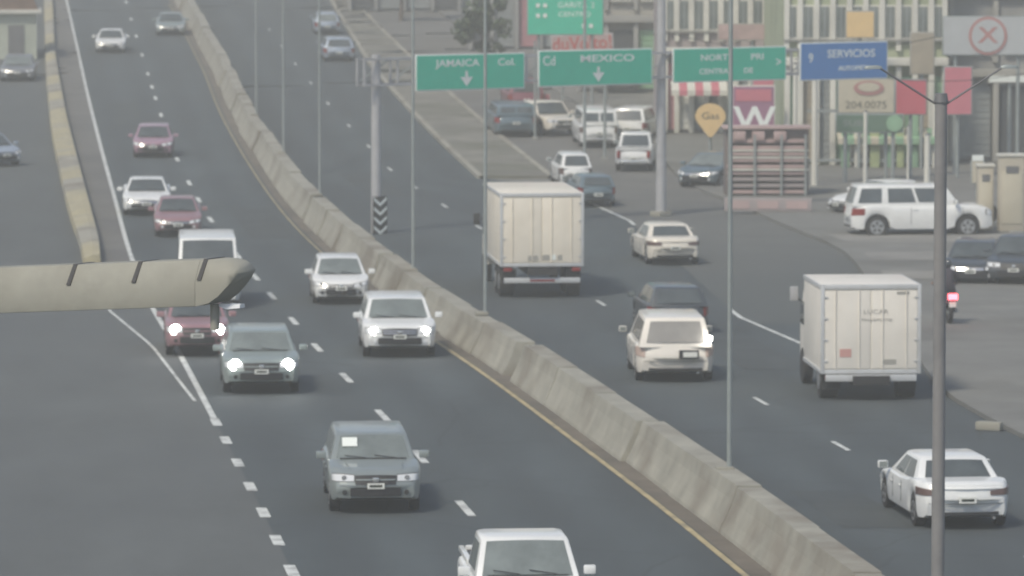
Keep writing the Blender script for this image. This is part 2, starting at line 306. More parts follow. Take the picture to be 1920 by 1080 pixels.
# ---------------------------------------------------------------- vehicles
def lerp(a, b, t): return a+(b-a)*t
def interp(pts, y):
    if y <= pts[0][0]: return pts[0][1]
    for a, b in zip(pts, pts[1:]):
        if y <= b[0]: return lerp(a[1], b[1], (y-a[0])/(b[0]-a[0]+1e-9))
    return pts[-1][1]
STY = {
 # L, W, H, top profile from rear (fractions of L, z), cabin: (cowl y, roof front y, roof rear y, rear base y) in fractions from rear, belt z, roof width
 'sedan': dict(L=4.6, W=1.80, H=1.46, top=[(0,.66),(.012,.95),(.03,1.03),(.17,1.06),(.5,.95),(.72,.97),(.90,.82),(.975,.70),(1,.52)], cab=(.735,.575,.30,.155), belt=.93, rw=.70, bt=.22),
 'hatch': dict(L=4.0, W=1.72, H=1.50, top=[(0,.62),(.012,.90),(.05,.96),(.5,.95),(.74,.99),(.91,.85),(.975,.74),(1,.55)], cab=(.77,.58,.12,.02), belt=.93, rw=.72, bt=.2),
 'suv':   dict(L=4.6, W=1.88, H=1.72, top=[(0,.68),(.012,1.02),(.05,1.08),(.5,1.06),(.73,1.12),(.92,1.0),(.98,.90),(1,.62)], cab=(.745,.60,.08,.02), belt=1.06, rw=.76, bt=.27),
 'bigsuv':dict(L=5.2, W=2.0, H=1.90, top=[(0,.75),(.012,1.12),(.04,1.2),(.5,1.2),(.74,1.2),(.93,1.12),(.985,1.0),(1,.7)], cab=(.76,.66,.06,.015), belt=1.18, rw=.80, bt=.33, zf=1.0),
 'minivan':dict(L=4.8, W=1.90, H=1.76, top=[(0,.70),(.012,1.06),(.04,1.12),(.5,1.05),(.78,1.08),(.93,.9),(.985,.76),(1,.55)], cab=(.83,.62,.07,.015), belt=1.06, rw=.74, bt=.24),
 'van':   dict(L=5.3, W=1.95, H=2.35, top=[(0,.75),(.01,1.1),(.04,1.2),(.5,1.2),(.80,1.22),(.93,1.05),(.985,.9),(1,.6)], cab=(.85,.72,.03,.01), belt=1.2, rw=.86, bt=.26),
 'pickup':dict(L=5.2, W=1.90, H=1.74, top=[(0,.70),(.008,1.0),(.02,1.05),(.38,1.05),(.5,1.05),(.73,1.10),(.93,1.0),(.985,.88),(1,.62)], cab=(.74,.63,.40,.365), belt=1.06, rw=.77, bt=.33),
}
def vehicle(name, label, cat, style, paint, px, py, away, group=None, W=None, Hs=None, lights=False, dyaw=0, curve=None, rear_text=None, yaw=None, glassm='glass', plate=True, tails='tail', extras=(), pos=None, Lk=1):
    S = dict(STY[style]); L = S['L']*Lk; W = W or S['W']; Hh = Hs or S['H']; P = 'paint_'+paint
    ZF = S.get('zf', .885); s0 = proj(0, G(px, py).y, 0)[2]
    p = pos or G(px+(7 if not away else 5)*(s0/60), py+.13*s0); dyaw += -.045 if not away else 0
    S['top'] = [(f, z*ZF) for f, z in S['top']]; S['belt'] *= ZF; Hh *= ZF; hd = yaw if yaw is not None else head(curve or (CD if px < 700 and not away else CR), p.y)
    hd += dyaw; rz = hd if away else hd+PI
    d = Vector((-math.sin(rz), math.cos(rz), 0))
    c = p + (d*(L/2) if away else -d*(L/2))
    c.z = zt(c.y)+.02 if pos is None or pos.z == zt(pos.y) else pos.z
    sl_ = math.atan(slope(c.y))*math.cos(rz)
    t = thing(name, label, cat, c, rz, group, rx=sl_)
    fy = lambda f: (f-.5)*L
    wr = .30 if style in ('sedan','hatch') else .335
    if style in ('bigsuv',): wr = .40
    ay = [fy(.185), fy(.815)]; bt = S['bt']; ra = wr+.07
    def wid(y):
        e = abs(y)-(L/2-.75); k = W/2
        return k if e < 0 else k*(1-.17*(e/.75)**2.4)
    top = [(fy(f), z) for f, z in S['top']]; bow = {'sedan':.22,'hatch':.22,'suv':.16,'bigsuv':.10,'minivan':.24,'van':.14,'pickup':.10}[style]
    ys = set([-L/2, -L/2+.02, -L/2+.08, -L/2+.2, L/2-.2, L/2-.08, L/2-.02, L/2])
    ys |= {fy(i/22) for i in range(1, 22)}
    for a in ay: ys |= {a+ra*math.sin(q*PI/16) for q in range(-8, 9)}
    ys = sorted(ys); ys = [y for i, y in enumerate(ys) if i == 0 or y-ys[i-1] > .008]
    rings = []
    for y in ys:
        b = bt + (.06 if abs(y) > L/2-.1 else 0)
        for a in ay:
            if abs(y-a) < ra: b = max(b, wr+math.sqrt(max(0, ra*ra-(y-a)**2)))
        T = interp(top, y); w_ = wid(y); h = max(.05, T-b)
        sec = [(.78,0),(.955,0),(.985,.18),(1.0,.5),(.99,.74),(.965,.90),(.90,.975),(.72,1.0),(.36,1.012)]
        half = [(w_*q, b+h*r) for q, r in sec]
        sg = 1 if y > 0 else -1; fd = max(0, (abs(y)-(L/2-.8))/.8)**1.2*bow*sg
        yy = lambda x: y-fd*(abs(x)/(W/2))**2.2
        rings.append([(x,yy(x),z) for x, z in half]+[(-x,yy(x),z) for x, z in half[::-1]])
    MB().loft(rings).build('body', P, t, smooth=35)
    def nose(x, z, rear=False):
        x = abs(x); hw = W/2; T = top if not rear else [(-a, b) for a, b in top[::-1]]
        ye = L/2
        for (ya, za), (yb, zb) in zip(T[::-1], T[-2::-1]):
            if z <= za: break
            ye = lerp(ya, yb, min(1, (z-za)/max(1e-6, zb-za))) if zb > za else yb
            if z <= zb: break
        e = max(0, (1-x/hw)/.17)**(1/2.4)*.75; ye = min(ye, L/2-.75+e) if x > .83*hw else ye
        f_ = max(0, (ye-(L/2-.8))/.8)**1.2
        return (ye-f_*bow*(x/hw)**2.2)*(-1 if rear else 1)
    def patch(nm, m, xs, zf0, zf1, parent=t, rear=False, o=.014, rows=3, th=.03, cols=8):
        sg = -1 if rear else 1; g1, g2 = [], []
        for j in range(rows+1):
            r1_, r2_ = [], []
            for i in range(cols+1):
                u = i/cols; x = lerp(xs[0], xs[1], u); z = lerp(zf0(u), zf1(u), j/rows); y = nose(x, z, rear); ox = (1 if x > 0 else -1)*o*(abs(x)/(W/2))**6
                r1_.append((x+ox, y+sg*o, z)); r2_.append((x-ox, y-sg*th, z))
            g1.append(r1_); g2.append(r2_)
        mb = MB()
        for j in range(rows):
            for i in range(cols): mb.quad(g1[j][i],g1[j][i+1],g1[j+1][i+1],g1[j+1][i])
        for i in range(cols): mb.quad(g1[0][i],g1[0][i+1],g2[0][i+1],g2[0][i]); mb.quad(g1[rows][i],g1[rows][i+1],g2[rows][i+1],g2[rows][i])
        for j in range(rows): mb.quad(g1[j][0],g1[j+1][0],g2[j+1][0],g2[j][0]); mb.quad(g1[j][cols],g1[j+1][cols],g2[j+1][cols],g2[j][cols])
        return mb.build(nm, m, parent, smooth=50)
    MB().box((0,0,bt+.13),(W*.78,L*.93,.22)).build('chassis', 'rubber', t)
    # cabin
    cf, r1, r0, cb = [fy(q) for q in S['cab']]; bz = S['belt']-.05; rw = W/2*S['rw']; bw = W/2*.93; bzf = bz+.03
    A = [(-bw,cb,bz),(bw,cb,bz),(bw,cf,bzf),(-bw,cf,bzf)]; B = [(-rw,r0,Hh-.03),(rw,r0,Hh-.03),(rw,r1,Hh-.03),(-rw,r1,Hh-.03)]
    C_ = [(x*.82, y*.86+(r0+r1)/2*.14, Hh) for x, y, z in B]
    MB().loft([A, B, C_]).build('cabin', P, t, bevel=.035, smooth=50)
    def bil(q, u, v): a, b, c2, d2 = [Vector(k) for k in q]; return (a.lerp(b, u)).lerp(d2.lerp(c2, u), v)
    def pane(nm, q, u0, u1, v0, v1, o=.012, m=glassm, bulge=.0):
        a, b, c2, d2 = [Vector(k) for k in q]; nn = (b-a).cross(d2-a).normalized()
        if nn.dot((a+b+c2+d2)/4-Vector((0,(r0+r1)/2,1))) < 0: nn = -nn
        R_ = []
        for j in range(5):
            vv = lerp(v0, v1, j/4); row = []
            for i in range(7):
                uu = lerp(u0, u1, i/6); row.append(bil(q, uu, vv)+nn*(o+bulge*(1-(2*i/6-1)**2)))
            R_.append(row)
        mb = MB(); back = [[k-nn*.03 for k in r] for r in R_]
        for j in range(4):
            for i in range(6): mb.quad(R_[j][i],R_[j][i+1],R_[j+1][i+1],R_[j+1][i]); mb.quad(back[j][i],back[j+1][i],back[j+1][i+1],back[j][i+1])
        for j in range(4):
            for i in (0, 6): mb.quad(R_[j][i],R_[j+1][i],back[j+1][i],back[j][i])
        for i in range(6):
            for j in (0, 4): mb.quad(R_[j][i],R_[j][i+1],back[j][i+1],back[j][i])
        return mb.build(nm, m, t, smooth=60)
    fq = [A[3],A[2],B[2],B[3]]; pane('windscreen', fq, .06, .94, .08, .93, bulge=.025)
    rq = [A[1],A[0],B[0],B[1]]
    if style != 'van': pane('rear_window', rq, .09, .91, .16 if style != 'sedan' else .14, .88, bulge=.02)
    else: pane('rear_window', rq, .1, .47, .3, .85); pane('rear_window', rq, .53, .9, .3, .85)
    for sgn in (-1, 1):
        sq = [(sgn*bw,cb,bz),(sgn*bw,cf,bzf),(sgn*rw,r1,Hh-.03),(sgn*rw,r0,Hh-.03)]
        spans = {'sedan':[(.16,.50),(.54,.86)],'hatch':[(.14,.5),(.53,.84)],'suv':[(.06,.27),(.30,.56),(.59,.86)],'bigsuv':[(.045,.27),(.335,.60),(.63,.90)],'minivan':[(.06,.29),(.32,.58),(.61,.84)],'van':[(.66,.88)],'pickup':[(.12,.48),(.52,.84)]}[style]
        if style == 'van' and rear_text is None: spans = [(.06,.32),(.35,.62),(.66,.88)]
        for a, b in spans: pane('side_window', sq, a, b, .17 if style != 'van' else .1, .86)
        # mirror
        m_ = MB().box((sgn*(W/2+.11), cf-.18, bz+.16), (.2,.12,.15)).build('mirror', P, t, bevel=.03)
        MB().box((sgn*(W/2+.11), cf-.245, bz+.165), (.16,.01,.11)).build('mirror_glass', 'glass_grey', m_)
        # door seams, handles
        for k, f in enumerate([(.42 if style != 'pickup' else .40), .60, .78][:3]):
            if style == 'van' and k == 0: continue
            y = fy(f); 
            MB().box((sgn*(W/2-.0), y, (bt+bz)/2+.06), (.008,.012,(bz-bt)*.74)).build('door_seam', 'trim', t)
        for f in (.45, .62): MB().box((sgn*(W/2+.004), fy(f), bz-.12), (.03,.17,.03)).build('door_handle', P, t, bevel=.008)
    # wheels
    for a in ay:
        for sgn in (-1, 1):
            tx = sgn*(W/2-.13)
            wh = MB().tube((tx-.1,a,wr),(tx+.1,a,wr), wr, n=22).build('wheel', 'rubber', t, bevel=.02, smooth=50)
            rm = MB().tube((tx+sgn*.085,a,wr),(tx+sgn*.106,a,wr), wr*.64, n=18)
            rm.build('rim', 'rim', wh)
            hb = MB()
            for q in range(5):
                an = 2*PI*q/5; hb.box((tx+sgn*.108, a+math.sin(an)*wr*.36, wr+math.cos(an)*wr*.36), (.006,.07,wr*.3), rx=-an)
            hb.build('rim_gap', 'black', wh)
            MB().box((sgn*(W/2-.24), a, wr+.1), (.06, ra*1.7, .5)).build('wheel_well', 'black', t)
    # front
    yf = L/2; wf = wid(yf); hz = interp(top, yf-.25)
    gz = {'sedan':.60,'hatch':.64,'suv':.78,'bigsuv':.86,'minivan':.66,'van':.80,'pickup':.80}[style]
    gh = {'sedan':.13,'hatch':.12,'suv':.22,'bigsuv':.26,'minivan':.14,'van':.2,'pickup':.26}[style]
    gz *= ZF; gh *= ZF
    vr = random.Random(label).random(); c_ = lambda v: (lambda u: v)
    gw = wf*(.50+.12*vr); arch = lambda z, d: (lambda u: z+d*(1-(2*u-1)**2))
    g = patch('grille', 'black', (-gw, gw), arch(gz-gh*.5, -.02*vr), arch(gz+gh*.42, .03*vr), o=.012, cols=10)
    nb_ = 1 if vr < .35 else (2 if vr < .7 else 3)
    for q in range(nb_): zz = gz+gh*((q+1)/(nb_+1)-.5); patch('grille_bar', 'chrome' if vr > .3 else P, (-gw*.96, gw*.96), c_(zz-.010), c_(zz+.012), parent=g, o=.024, th=.01, rows=1)
    MB().box((0,nose(0,gz)+.035,gz), (.12,.02,.085)).build('badge', 'chrome', g, bevel=.008)
    iz0, iz1 = bt+.10, min(gz-gh*.5-.05, bt+.26)
    patch('air_intake', 'black', (-wf*(.62+.15*vr), wf*(.62+.15*vr)), arch(iz0, -.01), arch(iz1, .015), o=.010)
    patch('bumper_seam', 'trim', (-wf*.93, wf*.93), c_(iz1+.035), c_(iz1+.043), o=.004, rows=1, th=.005)
    if plate:
        zp = (gz-gh*.5+iz1)/2+.01; yp = nose(0, zp)
        pl = MB().box((0,yp+.03,zp), (.34,.02,.11)).build('license_plate', 'plate', t)
        MB().box((0,yp+.042,zp), (.25,.004,.05)).build('plate_print', 'plate_ink', pl)
    slim = style in ('sedan','hatch','minivan'); hwid = W/2
    for sgn in (-1, 1):
        xa, xb = sgn*gw*1.06, sgn*hwid*(.965 if slim else .93)
        if slim: z0_ = lambda u: gz-.035+.055*u; z1_ = lambda u: min(gz+.055+.085*u-.02*u*u, hz-.03)
        else: z0_ = lambda u: gz-gh*.12-.02*vr; z1_ = lambda u: min(gz+gh*.46+.02*u, hz-.05)
        hb = patch('headlight', 'lamp', (xa, xb), z0_, z1_, o=.014)
        patch('lamp_rim', 'trim', (xa-sgn*.015, xb+sgn*.004), lambda u: z0_(u)-.012, lambda u: z1_(u)+.012, parent=hb, o=.006)
        xm = lerp(xa, xb, .45); zm = (z0_(.45)+z1_(.45))/2; ym = nose(xm, zm)
        rl_ = (.14 if lights == 2 else .10) if lights else .05
        MB().tube((xm,ym-.03,zm),(xm,ym+.032,zm), rl_, n=14).build('bulb', 'lamp_lit' if lights else 'chrome', hb)
        xf_ = sgn*wf*.80; zf_ = bt+.17; MB().tube((xf_, nose(xf_,zf_)-.04, zf_),(xf_, nose(xf_,zf_)+.016, zf_), .05, n=12).build('fog_light', 'lamp' if vr > .4 else 'trim', t)
    for sgn in (-1, 1): MB().box((sgn*wf*.72, (cf+L/2-.3)/2+.08, interp(top, (cf+L/2-.3)/2)+.006), (.012, (L/2-.3-cf)*.8, .012), rz=sgn*.06).build('bonnet_crease', P, t)
    # bonnet seam and wipers
    MB().box((0, cf+.03, bzf+.075), (W*.72,.05,.02)).build('wiper_cowl', 'trim', t)
    wb = MB(); c0 = bil(fq, .3, .08); 
    for u in (.22, .58):
        a = bil(fq, u, .09)+Vector((0,.05,.035)); b = bil(fq, u+.26, .19)+Vector((0,.05,.035)); wb.tube(a, b, .009, n=5)
    wb.build('wipers', 'black', t)
    # rear
    yr = -L/2; wv = wid(yr); tz = interp(top, yr+.06)-.14
    if style in ('sedan','hatch','minivan','suv','bigsuv','van'):
        tall = style not in ('sedan',)
        for sgn in (-1, 1):
            if tall: patch('tail_light', tails, (sgn*W*.385, sgn*W/2*.985), lambda u: tz-.16+.03*u, lambda u: tz+.10, rear=True, o=.014)
            else: patch('tail_light', tails, (sgn*W*.25, sgn*W/2*.985), lambda u: tz-.035-.01*u, lambda u: tz+.05+.05*u, rear=True, o=.014)
        patch('boot_seam', 'trim', (-W*.40, W*.40), lambda u: tz-.20 if not tall else bt+.30, lambda u: (tz-.20 if not tall else bt+.30)+.009, rear=True, o=.004, rows=1)
        patch('lower_trim', 'trim', (-W*.34, W*.34), lambda u: bt+.07, lambda u: bt+.13, rear=True, o=.008, rows=1)
        patch('boot_edge', P, (-W*.36, W*.36), lambda u: tz+.085, lambda u: tz+.10, rear=True, o=.02, rows=1) if not tall else None
        pzr = tz-.12 if not tall else tz-.16
        MB().tube((W*.28,-L/2+.1,bt+.02),(W*.28,-L/2-.02,bt+.02),.03,n=8).build('exhaust','chrome',t)
    elif style == 'pickup':
        for sgn in (-1, 1): MB().box((sgn*(wv-.03), yr+.05, .84*ZF), (.14,.12,.3)).build('tail_light', tails, t, bevel=.02)
        MB().box((0, (fy(.01)+fy(.36))/2, 1.064*ZF), (W*.78, L*.33, .012)).build('bed_floor', 'black', t)
        rl = MB()
        for sgn in (-1, 1): rl.box((sgn*(W*.44), (fy(.01)+fy(.36))/2, 1.10*ZF), (.09, L*.35, .09))
        rl.box((0, fy(.012), 1.10*ZF), (W*.8,.06,.09)); rl.build('bed_rail', P, t, bevel=.015); pzr = .55
    if style == 'pickup': MB().box((0,yr+.02,bt+.1), (wv*1.7,.12,.15)).build('rear_bumper', 'chrome', t, bevel=.03)
    if plate:
        pl = MB().box((0,nose(0,pzr,True)-.012,pzr), (.34,.03,.12)).build('license_plate', 'plate', t)
        MB().box((0,nose(0,pzr,True)-.029,pzr), (.25,.004,.05)).build('plate_print', 'plate_ink', pl)
    return t, dict(L=L, W=W, H=Hh, fy=fy, wf=wf, wv=wv, A=A, B=B, bil=bil, fq=fq, rq=rq, bz=bz)

GS = 'cars coming towards the camera on the left carriageway'
GN = 'cars driving away on the right carriageway'
vehicle('sedan_car', 'white sedan alone in the left lane near the top, farthest white car coming', 'car', 'sedan', 'white', 203, 97, False, GS)
vehicle('sedan_car', 'faded grey green sedan at the top beside the median barrier', 'car', 'sedan', 'greygreen', 316, 64, False, GS, W=1.85)
vehicle('sedan_car', 'mauve pink car driving alone in the left lane above the white sedan', 'car', 'hatch', 'mauve', 282, 292, False, GS, W=1.78, lights=False)
vehicle('sedan_car', 'white sedan just above and left of the small red car', 'car', 'sedan', 'white', 269, 400, False, GS)
vehicle('sedan_car', 'dull red car between the white sedan and the white van', 'car', 'sedan', 'red', 328, 440, False, GS, W=1.7)
vehicle('passenger_van', 'white van with high roof half hidden behind the overhead beige beam', 'van', 'van', 'white', 384, 575, False, GS, W=1.95)
vehicle('suv_car', 'dark red car with glaring headlights under the overhead beige beam', 'car', 'suv', 'red', 362, 662, False, GS, W=1.72, Hs=1.6, lights=2)
vehicle('suv_car', 'silver teal SUV with bright headlights beside the glaring red car', 'car', 'suv', 'greygreen', 482, 732, False, GS, W=1.92, Hs=1.62, lights=2, glassm='glass_grey')
vehicle('hatchback_car', 'small white hatchback beside the median, behind the white SUV with pale roof', 'car', 'hatch', 'white', 633, 565, False, GS, W=1.72, glassm='glass_grey')
vehicle('suv_car', 'white SUV with lit headlights and dark grille hugging the median barrier', 'car', 'suv', 'white', 742, 664, False, GS, W=1.98, Hs=1.68, lights=True, glassm='glass_grey')
K_, kd = vehicle('suv_car', 'dark grey green SUV with white windscreen sticker, alone near the bottom', 'car', 'suv', 'teal', 694, 955, False, GS, W=1.84, Hs=1.62, glassm='glass_grey')
q = kd['bil'](kd['fq'], .80, .66); MB().box(q+Vector((0,.06,.04)), (.30,.012,.22), rx=.75).build('windscreen_sticker', 'sign_white', K_)
vehicle('pickup_truck', 'white pickup with long white roof cut off by the bottom edge', 'pickup', 'pickup', 'white', 990, 1200, False, GS, W=1.86, Hs=1.76, glassm='glass_grey', Lk=.95)

P_, pd = vehicle('sedan_car', 'white sedan seen from behind at the lower right, behind the near lamp post', 'car', 'sedan', 'white', 1806, 984, True, GN, W=1.84, curve=CR, tails='tail_dark')
vehicle('sedan_car', 'cream white sedan driving away between the two box trucks', 'car', 'sedan', 'cream', 1262, 492, True, GN, W=1.8, curve=CR, tails='tail_dark')
N_, nd = vehicle('minivan_car', 'cream minivan seen from behind with number plate right of centre', 'minivan', 'minivan', 'ivory', 1261, 710, True, GN, W=2.0, Hs=1.86, curve=CR, glassm='glass_pale', plate=False, tails='tail_cream', dyaw=-.08)
pl = MB().box((.33,-nd['L']/2-.02,.72), (.50,.03,.22)).build('license_plate', 'black', N_)
MB().box((.36,-nd['L']/2-.04,.72), (.36,.012,.13)).build('plate_face', 'plate', pl)
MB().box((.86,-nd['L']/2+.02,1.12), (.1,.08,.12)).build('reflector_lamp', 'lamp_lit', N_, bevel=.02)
vehicle('sedan_car', 'dark car just ahead of the cream minivan, its roof showing above', 'car', 'hatch', 'dark', 1270, 620, True, GN, W=1.76, Hs=1.48, curve=CR)
vehicle('sedan_car', 'blurred pale blue car at the top of the right carriageway', 'car', 'hatch', 'blue', 634, 112, True, GN, W=1.85, curve=CR)
vehicle('sedan_car', 'grey blue car farthest up the right carriageway, ahead of the pale blue car', 'car', 'hatch', 'blue', 612, 62, True, GN, W=1.6, curve=CR, glassm='glass_grey')
# left frontage road
vehicle('sedan_car', 'dark mauve car with white roof edge on the left frontage road', 'car', 'hatch', 'grey', 28, 150, False, 'cars on the left frontage road', curve=KL, W=1.9, glassm='glass_grey')
vehicle('sedan_car', 'pale blue car cut off by the left edge of the frame', 'car', 'hatch', 'blue', 8, 308, False, 'cars on the left frontage road', curve=KL, W=1.75, dyaw=.5)
# right frontage and parking
GP = 'vehicles along the right frontage road'
vehicle('suv_car', 'large white SUV seen from the side in front of the pillared building', 'SUV', 'bigsuv', 'white', 1592, 440, True, GP, yaw=-PI/2+.10, pos=G(1586, 444), Lk=1.0, W=1.95)
vehicle('sedan_car', 'white car nosing out from behind the large white SUV', 'car', 'sedan', 'white', 1568, 412, False, GP, yaw=-.95, pos=G(1568, 405))
vehicle('sedan_car', 'dark car with chrome plate parked right of the near lamp post', 'car', 'hatch', 'dark', 1812, 532, False, GP, yaw=-.12, W=1.75, dyaw=0)
vehicle('suv_car', 'dark SUV at the right edge beside the other dark car', 'SUV', 'suv', 'dark', 1893, 534, False, GP, yaw=-.2)
vehicle('pickup_truck', 'white pickup in the side lane with its wheel showing, below the white vans', 'pickup', 'pickup', 'white', 1184, 318, True, GP, curve=KK, dyaw=-.12, W=1.6, Lk=.9)
vehicle('sedan_car', 'teal grey car with shining white headlight parked under the round beige sign', 'car', 'hatch', 'slate', 1296, 348, False, GP, yaw=-.45, W=1.85, glassm='glass_grey')
vehicle('sedan_car', 'second teal car parked just right behind the one with shining headlight', 'car', 'hatch', 'greygreen', 1345, 330, False, GP, yaw=-.5)
vehicle('minivan_car', 'boxy white van seen from behind on the frontage road', 'van', 'van', 'white', 1121, 274, True, GP, W=1.75, Hs=1.95, curve=KK, tails='tail_dark')
vehicle('suv_car', 'white SUV right beside the boxy white van', 'SUV', 'suv', 'white', 1172, 262, True, GP, W=1.8, curve=KK, dyaw=-.3)
vehicle('suv_car', 'small white van half hidden behind the beige box truck roof', 'car', 'hatch', 'white', 1078, 346, True, GP, W=1.35, curve=KK, tails='tail_dark')
vehicle('sedan_car', 'dark purplish car just right of the beige truck top, below the small white van', 'car', 'hatch', 'slate', 1118, 384, True, GP, W=1.5, Hs=1.35, curve=KK)
vehicle('minivan_car', 'grey boxy van with pale roof line on the frontage road, left of the crane truck', 'van', 'van', 'slate', 965, 254, True, GP, W=2.0, Hs=1.7, curve=KK)
vehicle('suv_car', 'dark red car farther up the frontage road above the grey boxy van', 'car', 'suv', 'maroon', 985, 206, True, GP, curve=KK)
vehicle('pickup_truck', 'small cream truck cab beside the boxy white van', 'truck', 'pickup', 'cream', 1058, 252, False, GP, curve=KK, dyaw=.4)

# box trucks
def box_truck(label, px, py, Wd, BL, z0, z1, dyaw, col, mirror, marks):
    p = G(px, py); hd = head(CR, p.y)+dyaw; d = Vector((-math.sin(hd), math.cos(hd), 0))
    t = thing('box_truck', label, 'truck', p+Vector((0,0,.02)), hd, 'box trucks driving away on the right carriageway', rx=math.atan(slope(p.y)))
    m = 'truck_'+col; h = z1-z0; zc = (z0+z1)/2
    MB().box((0,BL/2,zc),(Wd,BL,h)).build('cargo_box', m, t, bevel=.03)
    fr = MB()
    for s in (-1, 1): fr.box((s*(Wd/2-.03),-.012,zc),(.09,.05,h+.02)); fr.box((s*(Wd/2+.008),BL/2,z1-.05),(.03,BL,.1)); fr.box((s*(Wd/2+.008),BL/2,z0+.05),(.03,BL,.1))
    fr.box((0,-.014,z1-.05),(Wd-.16,.05,.11)); fr.box((0,-.014,z0+.04),(Wd-.16,.05,.1))
    fr.build('box_frame', 'truck_trim', t, bevel=.008)
    for s in (-1, 1):
        dr = MB().box((s*(Wd/4-.03),-.012,zc-.01),(Wd/2-.1,.03,h-.26)).build('rear_door', m, t, bevel=.01)
        for k in (.22,.70): MB().tube((s*(Wd*.5*k+.02),-.045,z0+.08),(s*(Wd*.5*k+.02),-.045,z1-.12),.014,n=6).build('locking_bar', m, dr)
        for k in range(4): MB().box((s*(Wd/2-.1),-.04,z0+.3+k*(h-.6)/3),(.1,.02,.04)).build('hinge', 'truck_trim', dr)
        MB().box((s*(Wd/2-.22),-.03,z0-.1),(.26,.05,.11)).build('tail_light', 'tail', t, bevel=.01)
        MB().box((s*(Wd/2-.28),.25,.62 if z0>.9 else .5),(.45,.02,.5)).build('mudflap', 'rubber', t)
        for y in (.75,) if BL < 4 else (.9,2.0):
            wh = MB().tube((s*(Wd/2-.48),y,.45),(s*(Wd/2-.04),y,.45),.45,n=20).build('wheel','rubber',t,bevel=.03)
            MB().tube((s*(Wd/2-.06),y,.45),(s*(Wd/2-.025),y,.45),.24,n=16).build('rim','rim',wh)
        wh = MB().tube((s*(Wd/2-.32),BL+1.0,.45),(s*(Wd/2-.08),BL+1.0,.45),.45,n=20).build('wheel','rubber',t,bevel=.03)
        mr = MB().box((s*(Wd/2+.14),BL+.9,z1-.55 if mirror else 2.0),(.2,.08,.36)).build('mirror','steel_pale' if mirror else 'trim',t,bevel=.02)
        MB().tube((s*(Wd/2-.15),BL+.95,2.0),(s*(Wd/2+.14),BL+.9,z1-.6 if mirror else 2.0),.02,n=6).build('mirror_arm','trim',mr)
    MB().box((0,BL/2+.6,z0-.16),(.9,BL+1.6,.22)).build('chassis_rail','rubber',t)
    bp = MB().box((0,-.05,.55),(Wd*.92,.12,.16)).build('rear_bumper','truck_trim' ,t,bevel=.02)
    MB().box((0,-.12,.55),(Wd*.3,.008,.06)).build('reflective_strip','tail',bp)
    cabr = [[(x*Wd*.46*k,y,z) for x, z in ((-1,.6),(1,.6),(1,1.5),(.93,z1-.55),(.85,z1-.4),(-.85,z1-.4),(-.93,z1-.55),(-1,1.5))] for y, k in ((BL+.1,1),(BL+1.5,1),(BL+1.85,.93))]
    MB().loft(cabr).build('cab', m, t, smooth=30)
    for s in (-1,1): MB().box((s*(Wd*.455),BL+.95,1.75),(.06,.8,.5)).build('cab_window','glass',t)
    marks(t, Wd, z0, z1)
    return t
mat('truck_beige', (.80,.74,.63), .5, .06, 1, coat=.15, stain=(.66,.60,.50), stainamt=.6, stainscale=.9)
mat('truck_white', (.78,.74,.67), .5, .06, 1, coat=.15, stain=(.66,.62,.55), stainamt=.5, stainscale=.8)
mat('truck_trim', (.60,.61,.62), .4, .1, 2, metal=.2, stain=(.4,.4,.38), stainamt=.5, stainscale=2)
mat('print_grey', (.34,.33,.30), .7); mat('print_pink', (.55,.30,.27), .7)
def marks1(t, W, a, b):
    for x, w_, z, m in ((-.28,.30,.25,'print_grey'),(.12,.22,.27,'print_grey'),(.55,.14,.27,'print_grey'),(.35,.14,.27,'sign_white')): MB().box((x,-.034,a+z),(w_,.014,.16)).build('sticker', m, t)
def marks2(t, W, a, b):
    text('LUCAR', .15, 'print_grey', t, (.12,-.031,b-.66), sx=1.3); text('TRANSPORTES', .09, 'print_grey', t, (.14,-.031,b-.86), sx=1.3)
    MB().box((.45,-.03,a+.28),(.34,.012,.12)).build('sticker','print_grey',t); MB().box((-.62,-.03,a+.5),(.28,.012,.2)).build('sticker','print_pink',t)
    MB().box((.78,-.03,b-.2),(.30,.012,.07)).build('sticker','print_grey',t)
box_truck('tall beige box truck driving away in the lane beside the median', 1016, 560, 2.55, 5.6, .98, 3.22, -.02, 'beige', False, marks1)
box_truck('white box truck with small grey lettering on its rear doors, right lane', 1632, 752, 2.42, 3.4, .66, 2.82, -.06, 'white', True, marks2)

